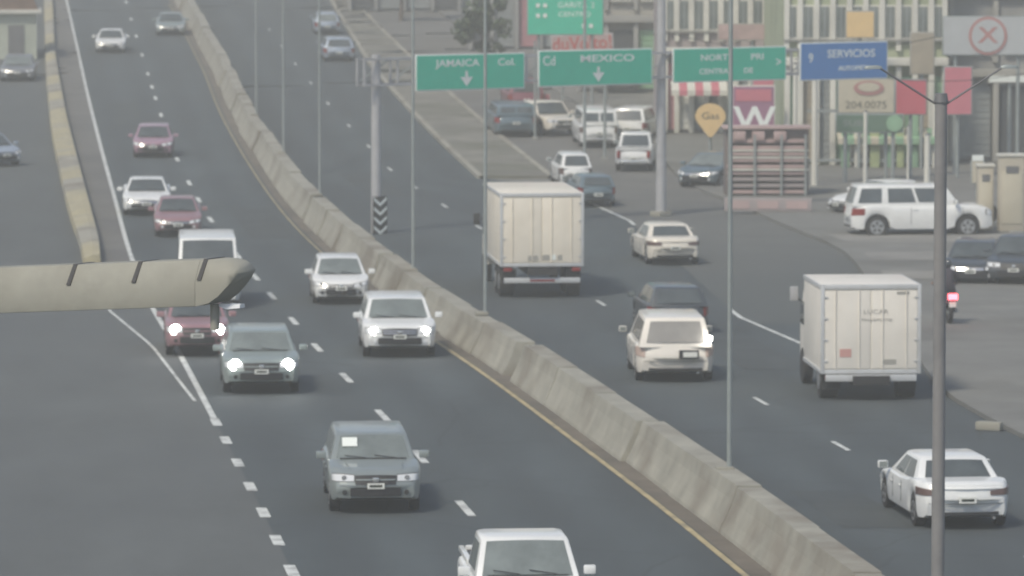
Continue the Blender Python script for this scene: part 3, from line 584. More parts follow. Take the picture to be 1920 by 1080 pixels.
# ---------------------------------------------------------------- motorcycle with rider
def skin_mesh(name, pts, edges, m, parent, sub=2):
    me = bpy.data.meshes.new(name); me.from_pydata([p[:3] for p in pts], edges, []); me.materials.append(M[m])
    o = bpy.data.objects.new(name, me); COL.objects.link(o); o.parent = parent
    sk = o.modifiers.new('skin', 'SKIN'); sk.use_smooth_shade = True; me.skin_vertices.new() if not me.skin_vertices else None
    for i, p in enumerate(pts): me.skin_vertices[0].data[i].radius = (p[3], p[3])
    me.skin_vertices[0].data[0].use_root = True
    s = o.modifiers.new('sub', 'SUBSURF'); s.levels = sub; s.render_levels = sub; return o
mp = G(1784, 616); mh = .1
mc = thing('motorcycle', 'dark red motorcycle with its brake light glowing, beyond the near lamp post', 'motorcycle', mp+Vector((0,0,.12)), mh)
for y, w_ in ((.3,.14),(1.62,.11)):
    a = MB()
    rings = []
    for i in range(20):
        an = 2*PI*i/20; cy, cz = math.cos(an), math.sin(an); rr = .30
        rings.append([(w_/2*dx, y+cy*(rr+dr), .31+cz*(rr+dr)) for dx, dr in ((-1,-.07),(-.8,0),(0,.015),(.8,0),(1,-.07))])
    rings.append(rings[0]); wh = a.loft(rings, cap=False).build('wheel', 'rubber', mc)
    sp = MB()
    for i in range(6): an = PI*i/6; sp.tube((0,y+math.cos(an)*.26,.31+math.sin(an)*.26),(0,y-math.cos(an)*.26,.31-math.sin(an)*.26),.012,n=5)
    sp.tube((-.06,y,.31),(.06,y,.31),.05); sp.build('rim','steel',wh)
MB().loft([[(x*w_,y,z) for x,z in ((-1,z0),(1,z0),(.8,z1),(-.8,z1))] for y,w_,z0,z1 in ((-.1,.09,.66,.84),(.3,.14,.55,.86),(.75,.15,.4,.82),(1.0,.17,.5,1.0),(1.3,.12,.7,.98))]).build('body','paint_maroon',mc,bevel=.03)
MB().loft([[(x*w_,y,z) for x,z in ((-1,z0),(1,z0),(.7,z1),(-.7,z1))] for y,w_,z0,z1 in ((-.15,.11,.84,.92),(.3,.16,.82,.90),(.8,.13,.80,.88))]).build('seat','rubber',mc,bevel=.02)
MB().box((0,.7,.36),(.26,.4,.3)).build('engine','steel_dark',mc,bevel=.03)
MB().tube((.17,.1,.38),(.15,.75,.30),.045,.035).build('exhaust','steel',mc)
fk = MB(); [fk.tube((s*.09,1.2,.98),(s*.09,1.62,.31),.025) for s in (-1,1)]; fk.build('fork','steel',mc)
MB().tube((-.36,1.08,1.06),(.36,1.08,1.06),.018).build('handlebar','steel_dark',mc)
MB().box((0,-.17,.80),(.27,.07,.17)).build('brake_light','tail_lit',mc,bevel=.02)
MB().box((0,-.14,.58),(.2,.02,.16)).build('license_plate','plate',mc); MB().box((0,.02,.62),(.2,.4,.03),rx=-.5).build('rear_fender','trim',mc)
rd = thing('person', 'motorcyclist in dark clothes and helmet riding the red motorcycle', 'person', mp+Vector((0,0,.12)), mh)
body = [(0,.42,.98,.15),(0,.46,1.15,.145),(0,.53,1.34,.165),(0,.58,1.47,.12),(0,.61,1.56,.06),
        (-.19,.58,1.44,.07),(-.33,.74,1.24,.05),(-.32,1.02,1.10,.038),(.19,.58,1.44,.07),(.33,.74,1.24,.05),(.32,1.02,1.10,.038),
        (-.12,.5,.95,.10),(-.22,.86,.82,.085),(-.2,.62,.42,.055),(-.2,.56,.34,.05),(-.2,.72,.30,.035),(.12,.5,.95,.10),(.22,.86,.82,.085),(.2,.62,.42,.055),(.2,.56,.34,.05),(.2,.72,.30,.035)]
skin_mesh('body', body, [(0,1),(1,2),(2,3),(3,4),(3,5),(5,6),(6,7),(3,8),(8,9),(9,10),(0,11),(11,12),(12,13),(13,14),(14,15),(0,16),(16,17),(17,18),(18,19),(19,20)], 'cloth_dark', rd)
for s in (-1,1):
    pts = [(s*.32,1.02,1.10,.035),(s*.33,1.07,1.10,.035)]; ed = [(0,1)]
    for k in range(4): pts += [(s*(.29+.027*k),1.11,1.115,.012),(s*(.29+.027*k),1.125,1.08,.010),(s*(.29+.027*k),1.10,1.05,.009)]; n_ = len(pts); ed += [(1,n_-3),(n_-3,n_-2),(n_-2,n_-1)]
    pts += [(s*.27,1.08,1.08,.013),(s*.27,1.10,1.045,.011)]; n_ = len(pts); ed += [(1,n_-2),(n_-2,n_-1)]
    skin_mesh('hand', pts, ed, 'skin', rd, 1)
hp = []
for j in range(9):
    an = PI*j/8; hp.append([(math.sin(an)*.135*math.cos(2*PI*i/16), .64+math.sin(an)*.155*math.sin(2*PI*i/16), 1.70-math.cos(an)*.15) for i in range(16)])
hm = MB().loft(hp).build('helmet','paint_dark',rd,smooth=60)
MB().loft([[(math.sin(a)*.128, .64+math.cos(a)*.150, z) for a in [(-1+i/4)*1.0 for i in range(9)]] for z in (1.64,1.69,1.74)], cap=False, close=False).build('visor','glass',hm)
MB().box((0,.76,1.62),(.1,.03,.1)).build('face','skin',rd,bevel=.02)
skin_mesh('neck', [(0,.61,1.5,.06),(0,.63,1.62,.055)], [(0,1)], 'skin', rd, 1)

# ---------------------------------------------------------------- median lamp posts
mat('pole_grey', (.21,.205,.205), .6, .2, 1.5, stain=(.24,.23,.22), stainamt=.6, stainscale=.6)
def solveC(px, cv=CB, lo=40, hi=340):
    for _ in range(40):
        m_ = (lo+hi)/2
        if proj(cv(m_), m_, zt(m_))[0] > px: lo = m_
        else: hi = m_
    return m_
LABL = {1757:'nearest and thickest grey median lamp post before the lower right white sedan',1367:'grey median lamp post standing right of the cream minivan, second nearest',
        910:'thin median lamp post rising at the left side of the beige box truck',775:'thin median lamp post just right of the chevron gantry post',
        600:'thin median lamp post left of the chevron gantry post',532:'faint thin median lamp post near the top between two others',481:'faint thin median lamp post farthest up the barrier'}
for px, lb in LABL.items():
    y = solveC(px); big = px in (1757,)
    r0, r1 = (.105,.095) if big else ((.05,.042) if px == 1367 else (.055,.04)); Hp = 8.15 if big else 9.6
    lp = thing('lamp_post', lb, 'lamp post', (CB(y), y, zt(y)+.80), head(CB, y), 'lamp posts on the median barrier')
    MB().tube((0,0,0),(0,0,Hp),r0,r1,n=14).build('pole', 'steel' if not big else 'pole_grey', lp)
    MB().box((-.1,0,.12),(.34,.34,.10)).build('base_plate', 'concrete', lp, bevel=.02)
    MB().tube((0,0,Hp-.02),(0,0,Hp+.12),r1*1.25,r1*1.0,n=12).build('cap', 'steel_dark', lp)
    for s in (-1,1):
        ar = MB(); pr = (0,0,Hp-.1)
        for k in range(1,6): q_ = (s*.98*k/5, 0, Hp-.1+.62*k/5); ar.tube(pr,q_,.016,n=8); pr = q_
        a_ = ar.build('arm','steel_dark',lp)
        MB().loft([[(s*x,w_*c1,Hp+.50+zz) for c1,zz in ((-1,0),(1,0),(.7,th),(-.7,th))] for x,w_,th in ((.94,.04,.04),(1.02,.06,.06),(1.18,.05,.05),(1.22,.02,.02))]).build('lamp_head','steel',lp,bevel=.01)

# ---------------------------------------------------------------- sign gantry
gA = Vector((0,0,0)); 
YL, YR = 172.0, 187.0
def gy(px): return lerp(YL, YR, (px-675)/(1700-675))
yl_, yr_ = gy(705), gy(1240)
gl = AT(705, 135, yl_); gr = AT(1240, 124, yr_)
ang = math.atan2(gr.y-gl.y, gr.x-gl.x); glen = (gr-gl).length
gan = thing('sign_gantry', 'grey overhead sign gantry with two posts and open truss arm across the right carriageway', 'sign gantry', (gl.x, gl.y, zt(gl.y)), ang)
zA = gl.z-zt(gl.y)
def gx(px):
    # local x on the truss for image column px
    lo, hi = -3, 24
    for _ in range(40):
        m_ = (lo+hi)/2; X = gl.x+m_*math.cos(ang); Yv = gl.y+m_*math.sin(ang)
        if proj(X, Yv, gl.z)[0] < px: lo = m_
        else: hi = m_
    return m_
MB().tube((0,0,.0),(0,0,zA+.62),.20,.165,n=16).build('post','steel_pale',gan)
gz2 = zt(gr.y)-zt(gl.y)
MB().tube((glen,0,gz2),(glen,0,zA+2.9),.20,.16,n=16).build('post','steel_pale',gan)
MB().box((glen,0,gz2+.1),(.6,.6,.2)).build('post_base','concrete',gan,bevel=.03); 
tb = MB(); x0, x1 = gx(675), gx(1702)
for z in (-.46,.46):
    for y in (-.22,.22): tb.box(((x0+x1)/2,y,zA+z),(x1-x0,.09,.09))
tb.build('truss_chord','steel_pale',gan)
xx = x0; 
while xx < x1-.2:
    MB().box((xx+.04,-.22,zA),(.07,.07,.84)).box((xx+.04,.22,zA),(.07,.07,.84)).build('truss_upright','steel_pale',gan); 
    MB().tube((xx,.22,zA-.42),(xx+1.4,.22,zA+.42),.03,n=6).build('truss_diagonal','steel',gan); xx += 1.45
mat('chev_black', (.03,.03,.03), .6)
zc_ = AT(708,404,yl_).z-zt(gl.y)
cb_ = MB().box((0,-.23,zc_),(.62,.03,1.4)).build('chevron_board','chev_black',gan,bevel=.005)
for k in range(4):
    z = zc_-.56+k*.34; c_ = MB()
    for s in (-1,1): c_.quad((0,-.252,z-.12),(s*.28,-.252,z+.10),(s*.28,-.252,z+.22),(0,-.252,z)); c_.quad((0,-.247,z-.12),(s*.28,-.247,z+.10),(s*.28,-.247,z+.22),(0,-.247,z))
    c_.build('chevron','sign_white',cb_,smooth=0)
def road_sign(name, label, p0, p1, m, lines, arrow=None, extra=None, Y=None):
    xa, xb = gx(p0[0]), gx(p1[0]); xm = (xa+xb)/2; wd = xb-xa
    yv = gl.y+xm*math.sin(ang); pm = AT((p0[0]+p1[0])/2, (p0[1]+p1[1])/2, yv); sc = proj(0, yv, pm.z)[2]; hh = abs(p1[1]-p0[1])/sc
    t = thing(name, label, 'road sign', Vector((gl.x,gl.y,0))+Vector((math.cos(ang)*xm, math.sin(ang)*xm, pm.z))+Vector((math.sin(ang),-math.cos(ang),0))*.36, ang)
    MB().box((0,0,0),(wd,.05,hh)).build('panel', 'sign_white', t, bevel=.01)
    MB().box((0,-.028,0),(wd-.09,.012,hh-.09)).build('face', m, t)
    for s in (-1,1): MB().box((s*wd*.3,.09,0),(.06,.12,hh*.9)).build('bracket','steel',t)
    for (body, size, lx, lz, sx) in lines: text(body, size, 'sign_white', t, (lx*wd, -.036, lz*hh), sx=sx, bold=.006)
    if arrow is not None:
        a = MB(); ax = arrow*wd; az = -.2*hh
        for y in (-.04,-.046): a.quad((ax-.05,y,az+.30),(ax+.05,y,az+.30),(ax+.07,y,az+.02),(ax-.07,y,az+.02)); a.quad((ax-.28,y,az+.08),(ax+.28,y,az+.08),(ax,y,az-.26))
        a.build('down_arrow','sign_white',t,smooth=0)
    return t, wd, hh
road_sign('highway_sign', 'green overhead sign with down arrow, leftmost, reading Jamaica', (768,100), (972,168), 'sign_green', [('JAMAICA', .36, -.12, .24, 1.35), ('Col.', .36, .33, .24, 1.35)], -.04)
road_sign('highway_sign', 'green overhead sign with down arrow reading Mexico, second from left', (998,92), (1211,160), 'sign_green', [('Cd', .5, -.41, .2, 1), ('MEXICO', .36, .1, .24, 1.9)], .02)
road_sign('highway_sign', 'green overhead sign with two small text lines and white dot at its right end', (1250,88), (1462,152), 'sign_green', [('NORTE', .32, -.12, .2, 1.5), ('PRI', .32, .24, .2, 1.5), ('CENTRAL', .28, -.13, -.2, 1.3), ('DE', .28, .16, -.2, 1.3), ('>', .5, .43, .02, 1)])
t, wd, hh = road_sign('service_sign', 'blue overhead sign with white lettering at the right end of the gantry', (1488,78), (1698,149), 'sign_blue', [('SERVICIOS', .42, .08, .18, 1.25), ('AUTOPISTA', .24, .12, -.2, 1.3), ('9', .5, -.38, .08, 1)])

# ---------------------------------------------------------------- overhead beige arm close to the camera (mast stands out of frame on the left)
YA = 62.0
a0 = AT(-140, 548, YA+2.0); a1 = AT(400, 528, YA); a2 = AT(472, 515, YA)
arm = thing('overhead_beam', 'thick beige overhead beam with dark straps and rounded nose across the left of the picture', 'overhead arm', (a1.x, a1.y, a1.z), math.atan2(a1.y-a0.y, a1.x-a0.x))
la = math.hypot(a1.x-a0.x, a1.y-a0.y); dzr = (a0.z-a1.z)/la
sec = [(-.30,-.30),(.24,-.30),(.30,.02),(.26,.30),(-.16,.30),(-.30,.02)]
def ring(x, k=1, kz=1, dz=0): return [(x, y*k, z*kz+dz-x*dzr) for y, z in sec]
MB().loft([ring(-la-4), ring(-la/2), ring(-.1)], cap=True).build('box_beam', 'beam_paint', arm, bevel=.02)
MB().loft([ring(-.098,.995,.995), ring(.10,1,.93,.015), ring(.24,.99,.76,.05), ring(.36,.96,.52,.09), ring(.45,.88,.28,.11), ring(.50,.75,.08,.12)]).build('rounded_nose', 'beam_paint', arm, smooth=60)
for px in (107, 251, 394):
    x = (px-400)/145.0
    MB().loft([[(x-.03+ (z)*.10, y*1.04, z*1.03-x*dzr) for y, z in sec[2:5]+[(-.30,.04)]],[(x+.03+ (z)*.10, y*1.04, z*1.03-x*dzr) for y, z in sec[2:5]+[(-.30,.04)]]], close=True).build('strap', 'black', arm, smooth=0)
MB().tube((.05,-.05,-.29),(.05,-.05,-.62),.06,n=12).build('bracket_pipe','beam_paint',arm)
lm = MB().loft([[(x,-.05+w_*c1,-.27+zz) for c1,zz in ((-1,-th),(1,-th),(.8,0),(-.8,0))] for x,w_,th in ((.14,.05,.04),(.26,.09,.07),(.46,.07,.05))]).build('small_lamp','lamp',arm)
mx = -la-3.2
MB().tube((mx,0,-a1.z-mx*dzr),(mx,0,.6-mx*dzr),.32,.26,n=20).build('mast','beam_paint',arm)

# ---------------------------------------------------------------- kerb stone lying on the road edge
ks = G(1855, 808)
o = MB().box((0,0,.1),(.62,.24,.2)).build('kerb_stone','concrete',None,bevel=.04); o.location = (ks.x,ks.y,.015); o.rotation_euler = (0,0,-.5)
tag(o, 'loose pale kerb stone lying on the road edge above the lower right white sedan', 'kerb stone')

# ---------------------------------------------------------------- buildings along the right frontage road
WALL = dict(grey=(.30,.30,.29), mauve=(.34,.30,.30), cream=(.46,.42,.34), olive=(.34,.38,.26), pink=(.44,.33,.32), stone=(.36,.35,.32), dusk=(.22,.23,.24), pale=(.64,.63,.57))
for k, v in WALL.items(): mat('wall_'+k, v, .9, .12, .6, stain=tuple(c*.7 for c in v), stainamt=.6, stainscale=.35, bump=.1)
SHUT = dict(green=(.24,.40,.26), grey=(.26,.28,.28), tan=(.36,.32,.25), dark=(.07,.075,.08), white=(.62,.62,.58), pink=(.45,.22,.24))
for k, v in SHUT.items(): mat('shutter_'+k, v, .6, .15, 1.5, metal=.1)
def building(name, label, x0, x1, yf, depth, hgt, wall, bays, yaw=0, colm='wall_pale', floors=1, gh=3.6, roof='wall_stone'):
    z = zt(yf+depth/2)+.1; z = zt(yf)+.12; t = thing(name, label, 'building', ((x0+x1)/2, yf, z), yaw); wd = x1-x0
    MB().box((0,depth/2+.25,hgt/2-1),(wd,depth,hgt+2)).build('wall', 'wall_'+wall, t)
    MB().box((0,depth/2+.2,hgt+.12),(wd+.3,depth+.5,.24)).build('roof', roof, t, bevel=.02)
    nb = len(bays); bw = wd/nb
    for i, b in enumerate(bays):
        cx = -wd/2+bw*(i+.5)
        if b:
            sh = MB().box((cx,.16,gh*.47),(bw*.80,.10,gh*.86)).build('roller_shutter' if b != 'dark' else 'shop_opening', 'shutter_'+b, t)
            ns = int(gh*.86/.28)
            sl_ = MB()
            for k in range(ns): sl_.box((cx,.095,gh*.06+k*.28),(bw*.79,.03,.05))
            if b != 'dark': sl_.build('shutter_slats','shutter_'+b,sh)
        MB().box((cx-bw/2+.0 if i else cx-bw/2+.15,-.02,gh/2),(.24,.36,gh)).build('column', colm, t, bevel=.02)
    MB().box((wd/2-.12,-.02,gh/2),(.24,.36,gh)).build('column', colm, t, bevel=.02)
    MB().box((0,-.10,gh+.22),(wd,.56,.34)).build('lintel', colm, t, bevel=.02)
    fl = gh+.6; k = 0
    while fl+2.2 < hgt:
        for i in range(nb):
            cx = -wd/2+bw*(i+.5); ww = min(1.5, bw*.55)
            f_ = MB().box((cx,.22,fl+1.3),(ww+.16,.12,1.46)).build('window','wall_pale' if wall not in ('pale','cream') else 'steel_dark',t)
            MB().box((cx,.17,fl+1.3),(ww,.06,1.3)).build('pane','glass_grey',f_); MB().box((cx,.14,fl+1.3),(.05,.05,1.3)).build('mullion','steel',f_)
            MB().box((cx,.12,fl+.52),(ww+.3,.26,.08)).build('sill','concrete_grey',t)
        for i in range(nb+1): MB().box((-wd/2+bw*i if 0<i<nb else (-wd/2+.13 if i==0 else wd/2-.13),.16,fl+1.45),(.22,.2,2.75)).build('pilaster',colm,t)
        MB().box((0,.10,fl+2.95),(wd,.3,.14)).build('cornice',colm,t); fl += 3.1; k += 1
    return t
building('shop_building', 'pillared grey green shop building behind the large white SUV', 11.6, 18.6, 205, 16, 9.5, 'olive', ['green','tan','grey','green','white','dark','green','green','tan','green'], colm='wall_pale', gh=4.2)
building('shop_building', 'grey walled building at the right edge behind the beige cabinets', 18.8, 27, 207, 16, 8.5, 'grey', ['grey','dark','tan','grey'], colm='wall_stone')
building('shop_building', 'mauve grey building with white columns behind the round beige sign', 7.0, 13.2, 224, 13, 10.5, 'mauve', ['pink','white','grey','dark','white','grey','tan','dark','white'], colm='wall_pale')
building('shop_building', 'stone grey building above the white vans and under the red lettering', 3.4, 9.6, 252, 13, 10, 'stone', ['grey','dark','green','dark'], colm='wall_grey')
building('shop_building', 'dusky grey building behind the leftmost green overhead signs', -2.6, 4.6, 286, 13, 11, 'dusk', ['dark','grey','pink','grey','dark'], colm='wall_grey')
building('tall_building', 'pale concrete building between mauve and stone buildings reaching the top edge', 9.5, 16, 242, 14, 15, 'pale', ['grey','tan','grey'], colm='wall_grey')
building('tall_building', 'grey hazy building far up the frontage road at the top edge', -11, -3.4, 322, 14, 13, 'grey', ['dark','grey','grey','dark'], colm='wall_grey')
building('tall_building', 'cream building rising behind the blue overhead sign', 14.5, 22, 230, 14, 15, 'cream', ['tan','white','grey','tan'], colm='wall_stone')
building('tall_building', 'pink walled building beyond the emblem board at the right edge', 22.5, 36, 228, 14, 15, 'pink', ['grey','tan','grey','dark','tan'], colm='wall_stone')
# left top: low building with white eave
lb = G(20, 112); 
lbt = thing('roadside_building', 'low pale green building with white eave and brown roof at the top left corner', 'building', (lb.x-2.6, lb.y, lb.z), .1)
mat('wall_mint', (.42,.45,.38), .9, .1, .7, stain=(.30,.33,.28), stainamt=.5, stainscale=.5); mat('roof_brown', (.16,.10,.07), .9, .25, 2)
MB().box((0,3,1.2),(8.2,6,2.9)).build('wall','wall_mint',lbt); MB().box((0,2.9,2.78),(8.8,6.6,.24)).build('eave','wall_pale',lbt,bevel=.03)
MB().loft([[(x,y,z) for x,z in ((-4.2,2.9),(4.2,2.9),(3.4,4.6),(-3.4,4.6))] for y in (-.1,6)]).build('roof','roof_brown',lbt)
MB().box((2.9,-.03,1.0),(.9,.1,2.0)).build('door','steel_dark',lbt); f_ = MB().box((0,-.03,1.4),(1.5,.1,1.0)).build('window','wall_pale',lbt); MB().box((0,-.09,1.4),(1.3,.04,.8)).build('pane','glass_grey',f_)

# ---------------------------------------------------------------- shop signs and boards
mat('board_beige', (.50,.46,.36), .6, .06, 2, stain=(.42,.38,.28), stainamt=.5); mat('board_green', (.10,.17,.12), .6, .08, 2); mat('board_red', (.50,.10,.13), .55, .08, 1.5)
mat('board_pink', (.52,.16,.20), .55, .08, 1.5); mat('board_grey', (.42,.44,.45), .6, .05, 2); mat('ink_red', (.45,.08,.07), .6); mat('ink_dark', (.10,.10,.08), .6); mat('ink_rose', (.40,.20,.19), .6)
mat('board_purple', (.30,.14,.22), .6, .08, 2); mat('board_yellow', (.70,.50,.24), .6, .08, 2)
def panel(name, label, x0, y0, x1, y1, Y, m, frame='steel', posts=1, depth=.14, cat='sign', yaw=0, gnd=True):
    c = AT((x0+x1)/2, (y0+y1)/2, Y); s = proj(c.x, Y, c.z)[2]; wd, hh = (x1-x0)/s, (y1-y0)/s
    t = thing(name, label, cat, c, yaw)
    MB().box((0,0,0),(wd,depth,hh)).build('frame', frame, t, bevel=.015); MB().box((0,-depth/2-.004,0),(wd-.1,.02,hh-.1)).build('face', m, t)
    if posts:
        for k in range(posts):
            px_ = 0 if posts == 1 else (-wd*.35+wd*.7*k/(posts-1)); MB().tube((px_,depth/2+.07,-(c.z-zt(Y))),(px_,depth/2+.07,hh/2-.05),.08,n=10).build('post','steel',t)
    return t, wd, hh, depth
def circ(t, x, z, r, y, m, name='emblem', n=28, rz=1.0, th=.02):
    rings = [[(x+math.cos(2*PI*i/n)*r, yy, z+math.sin(2*PI*i/n)*r*rz) for i in range(n)] for yy in (y, y-th)]; return MB().loft(rings).build(name, m, t, smooth=30)
t,w_,h_,d_ = panel('direction_sign', 'large faded green sign with white dots and text at the top edge, above Mexico sign', 988, -12, 1132, 66, 236, 'sign_green', posts=2)
text('GARITA', .38, 'sign_white', t, (.35,-.09,.45), sx=1.1); text('2', .38, 'sign_white', t, (1.35,-.09,.45)); text('CENTRO', .34, 'sign_white', t, (.45,-.09,.0), sx=1.2)
for x, z in ((-1.35,.45),(-1.0,.45),(-1.35,-.05),(-1.0,-.05),(.9,-.55),(1.25,-.55)): MB().box((x,-.095,z),(.2,.02,.2)).build('symbol','sign_white',t,bevel=.04)
t,w_,h_,d_ = panel('shop_sign', 'white sign with red slanted lettering under the large green sign', 1033, 64, 1150, 96, 246, 'wall_pink', frame='board_grey', posts=2)
text('duVolto!', .95, 'ink_red', t, (0,-.09,-.05), sx=.92, bold=.01); t.rotation_euler = (0,-.05,0)
t,w_,h_,d_ = panel('shop_sign', 'square beige sign with oval emblem, beside the red panels', 1570, 146, 1678, 213, 196, 'board_beige', posts=2)
circ(t, .1, .32, .62, -.10, 'ink_rose', rz=.48); circ(t, .1, .36, .45, -.125, 'board_beige', rz=.42); text('204.0075', .42, 'ink_dark', t, (0,-.09,-.38), sx=1.1)
t,w_,h_,d_ = panel('shop_sign', 'dark green board with pale lettering and round emblem below the square beige sign', 1566, 213, 1694, 249, 195.5, 'board_green', posts=2)
text('SUBE', .34, 'shutter_grey', t, (-.55,-.09,0), sx=1.4); circ(t, 1.02, 0, .34, -.10, 'shutter_green')
panel('red_panel', 'plain red panel directly right of the square beige sign', 1678, 148, 1738, 216, 198, 'board_red', posts=1)
panel('red_panel', 'tall pink red panel right of the near lamp post', 1769, 124, 1823, 216, 198, 'board_pink', posts=1)
t,w_,h_,d_ = panel('emblem_board', 'pale grey board with faded red round emblem at the right edge', 1767, 30, 1935, 104, 200, 'board_grey', posts=2)
circ(t, .02, .0, .80, -.10, 'ink_rose'); circ(t, .02, .0, .68, -.125, 'board_grey'); text('X', .9, 'ink_rose', t, (.02,-.15,.0), sx=1.2, bold=.02)
t,w_,h_,d_ = panel('shop_sign', 'purple and white sign with large letter W and pale lower edge', 1372, 160, 1453, 252, 204, 'board_purple', posts=1, frame='wall_pale')
text('W', 1.5, 'sign_white', t, (.05,-.09,-.45), sx=1.1, bold=.03); MB().box((0,-.09,.62),(1.5,.03,.5)).build('stripe','board_pink',t); MB().box((0,-.12,-1.0),(1.8,.1,.14)).build('ledge','wall_pale',t)
# round beige sign with pointed foot
c = AT(1332, 222, 207); t = thing('round_sign', 'round pale yellow sign tapering to a point, above the teal car', 'sign', c)
n_ = 26; pr = []
for i in range(n_):
    a_ = 2*PI*i/n_; r_ = .60*(1+.45*max(0,-math.sin(a_))**6); pr.append((math.cos(a_)*.66*(1-.25*max(0,-math.sin(a_))), math.sin(a_)*r_+.05))
MB().loft([[(x,y,z) for x,z in pr] for y in (-.08,.08)]).build('panel','board_yellow',t,smooth=30)
text('Gas', .42, 'ink_dark', t, (0,-.088,.1), sx=1.2); MB().tube((0,.14,-(c.z-zt(207))),(0,.14,.2),.07,n=10).build('post','steel',t)
# white barrier rails / ramp with horizontal bars
c = G(1438, 372)
t = thing('board_stall', 'open stall stacked with pinkish boards and white rails beside the round pale yellow sign', 'stall', (c.x, c.y, c.z+.12), 0)
mat('stall_pink', (.42,.31,.30), .8, .25, 2); mat('stall_dark', (.17,.145,.14), .8, .2, 2)
MB().box((0,.9,1.35),(3.3,1.5,2.7)).build('back_wall','stall_dark',t,bevel=.02)
for k in range(9):
    z = .14+k*.25; o_ = random.uniform(-.04,.04)
    MB().box((o_,.05-random.uniform(0,.08),z),(3.1,.28,.13)).build('stacked_board',random.choice(['stall_pink','wall_pink','wall_mauve','stall_pink']),t,bevel=.01)
for z in (1.02,1.5,1.78): MB().box((.05,-.16,z),(3.15,.07,.07)).build('rail','wall_pale',t,bevel=.01)
for x in (-1.5,-.5,.55,1.5): MB().box((x,-.22,1.2),(.09,.09,2.4)).build('post','steel',t)
MB().box((0,.8,2.66),(3.5,1.8,.10)).build('canopy','wall_pink',t,bevel=.02)
for x in (-1.1,-.35,.5): MB().box((x,-.1,2.35),(.5,.3,.36)).build('hanging_goods',random.choice(['stall_pink','wall_mauve','board_grey']),t,bevel=.05)
c = G(1440, 402); t = thing('low_wall', 'low pinkish kerbside wall with faded panels in front of the board stall', 'wall', (c.x, c.y, c.z+.12), -.1)
MB().box((0,0,.25),(3.3,.2,.5)).build('wall','wall_mauve',t,bevel=.02)
for x in (-1.1,0,1.1): MB().box((x,-.105,.25),(.8,.03,.3)).build('panel','wall_pink',t)
# more shopfront clutter
for nm,lb,a,m in [('red_panel','small red wall board above the board stall, left of the beige sign',(1410,140,1452,164,205.5),'board_pink'),
                  ('shop_sign','long rose fascia board under the black bar region above the blue sign',(1345,44,1478,76,221),'stall_pink'),
                  ('shop_sign','narrow ochre hanging board above the blue overhead sign',(1585,20,1640,72,203),'board_yellow'),
                  ('shop_sign','tall tan board behind the near lamp post top',(1706,60,1752,140,203),'shutter_tan'),
                  ('shop_sign','pale board with dark edge at the right above the beige cabinets',(1852,140,1935,156,203),'sign_white'),
                  ('shop_sign','small rose board under the first green overhead sign, beside the crane truck',(985,175,1032,200,240),'board_pink')]:
    panel(nm, lb, a[0],a[1],a[2],a[3],a[4], m, posts=1, frame='wall_stone')
def awning(label, px, py, Y, w_, m1, m2):
    c = AT(px, py, Y); t = thing('awning', label, 'awning', c, 0, 'shop awnings on the right frontage')
    n_ = max(4, int(w_/.35))
    for k in range(n_):
        x0_, x1_ = -w_/2+w_*k/n_, -w_/2+w_*(k+1)/n_; m_ = MB()
        m_.loft([[(x,0,.5),(x,-1.1,.1),(x,-1.1,-.14),(x,-1.06,-.14),(x,-1.06,.07),(x,0,.44)] for x in (x0_, x1_-.004)]); m_.build('awning_strip', m1 if k % 2 else m2, t, smooth=0)
awning('green and cream striped awning on the pillared building', 1660, 262, 204.4, 4.2, 'shutter_green', 'board_beige')
awning('pink and white striped awning on the mauve building', 1310, 172, 223.4, 2.6, 'board_pink', 'wall_pale')
awning('grey and white striped awning on the stone building', 1150, 150, 251.4, 2.6, 'wall_grey', 'wall_pale')
for k,(px,w_,m_) in enumerate([(1585,.35,'shutter_green'),(1606,.18,'wall_pale'),(1640,.4,'board_olive'),(1668,.2,'shutter_green'),(1688,.3,'board_olive'),(1716,.25,'shutter_green'),(1752,.2,'wall_pale')]):
    if k == 0: mat('board_olive', (.36,.42,.22), .8, .15, 2); ft = thing('slatted_screen', 'tall green and olive slatted screen behind the large white SUV', 'screen', (G(1660,372).x, 203.6, zt(203.6)+.12)); 
    xx_ = AT(px, 300, 203.6).x-ft.location.x; MB().box((xx_,0,1.35),(w_,.12,2.7)).build('slat', m_, ft, bevel=.01)
MB().box((0,.1,.3),(4.4,.08,.12)).build('cross_rail','steel',ft); MB().box((0,.1,2.4),(4.4,.08,.12)).build('cross_rail','steel',ft)
def cable(label, a, b, sag):
    pts = [Vector(a).lerp(Vector(b), k/14)-Vector((0,0,sag*4*(k/14)*(1-k/14))) for k in range(15)]; mb = MB()
    for p_, q_ in zip(pts, pts[1:]): mb.tube(p_, q_, .014, n=4, cap=False)
    tag(mb.build('overhead_cable', 'black', None), label, 'cable')
cable('thin dark overhead cable across the shopfronts above the board stall', AT(1250,60,200), AT(1752,70,186), .7)
cable('second thin overhead cable sagging towards the right edge', AT(1490,110,198), AT(2000,120,190), .8)
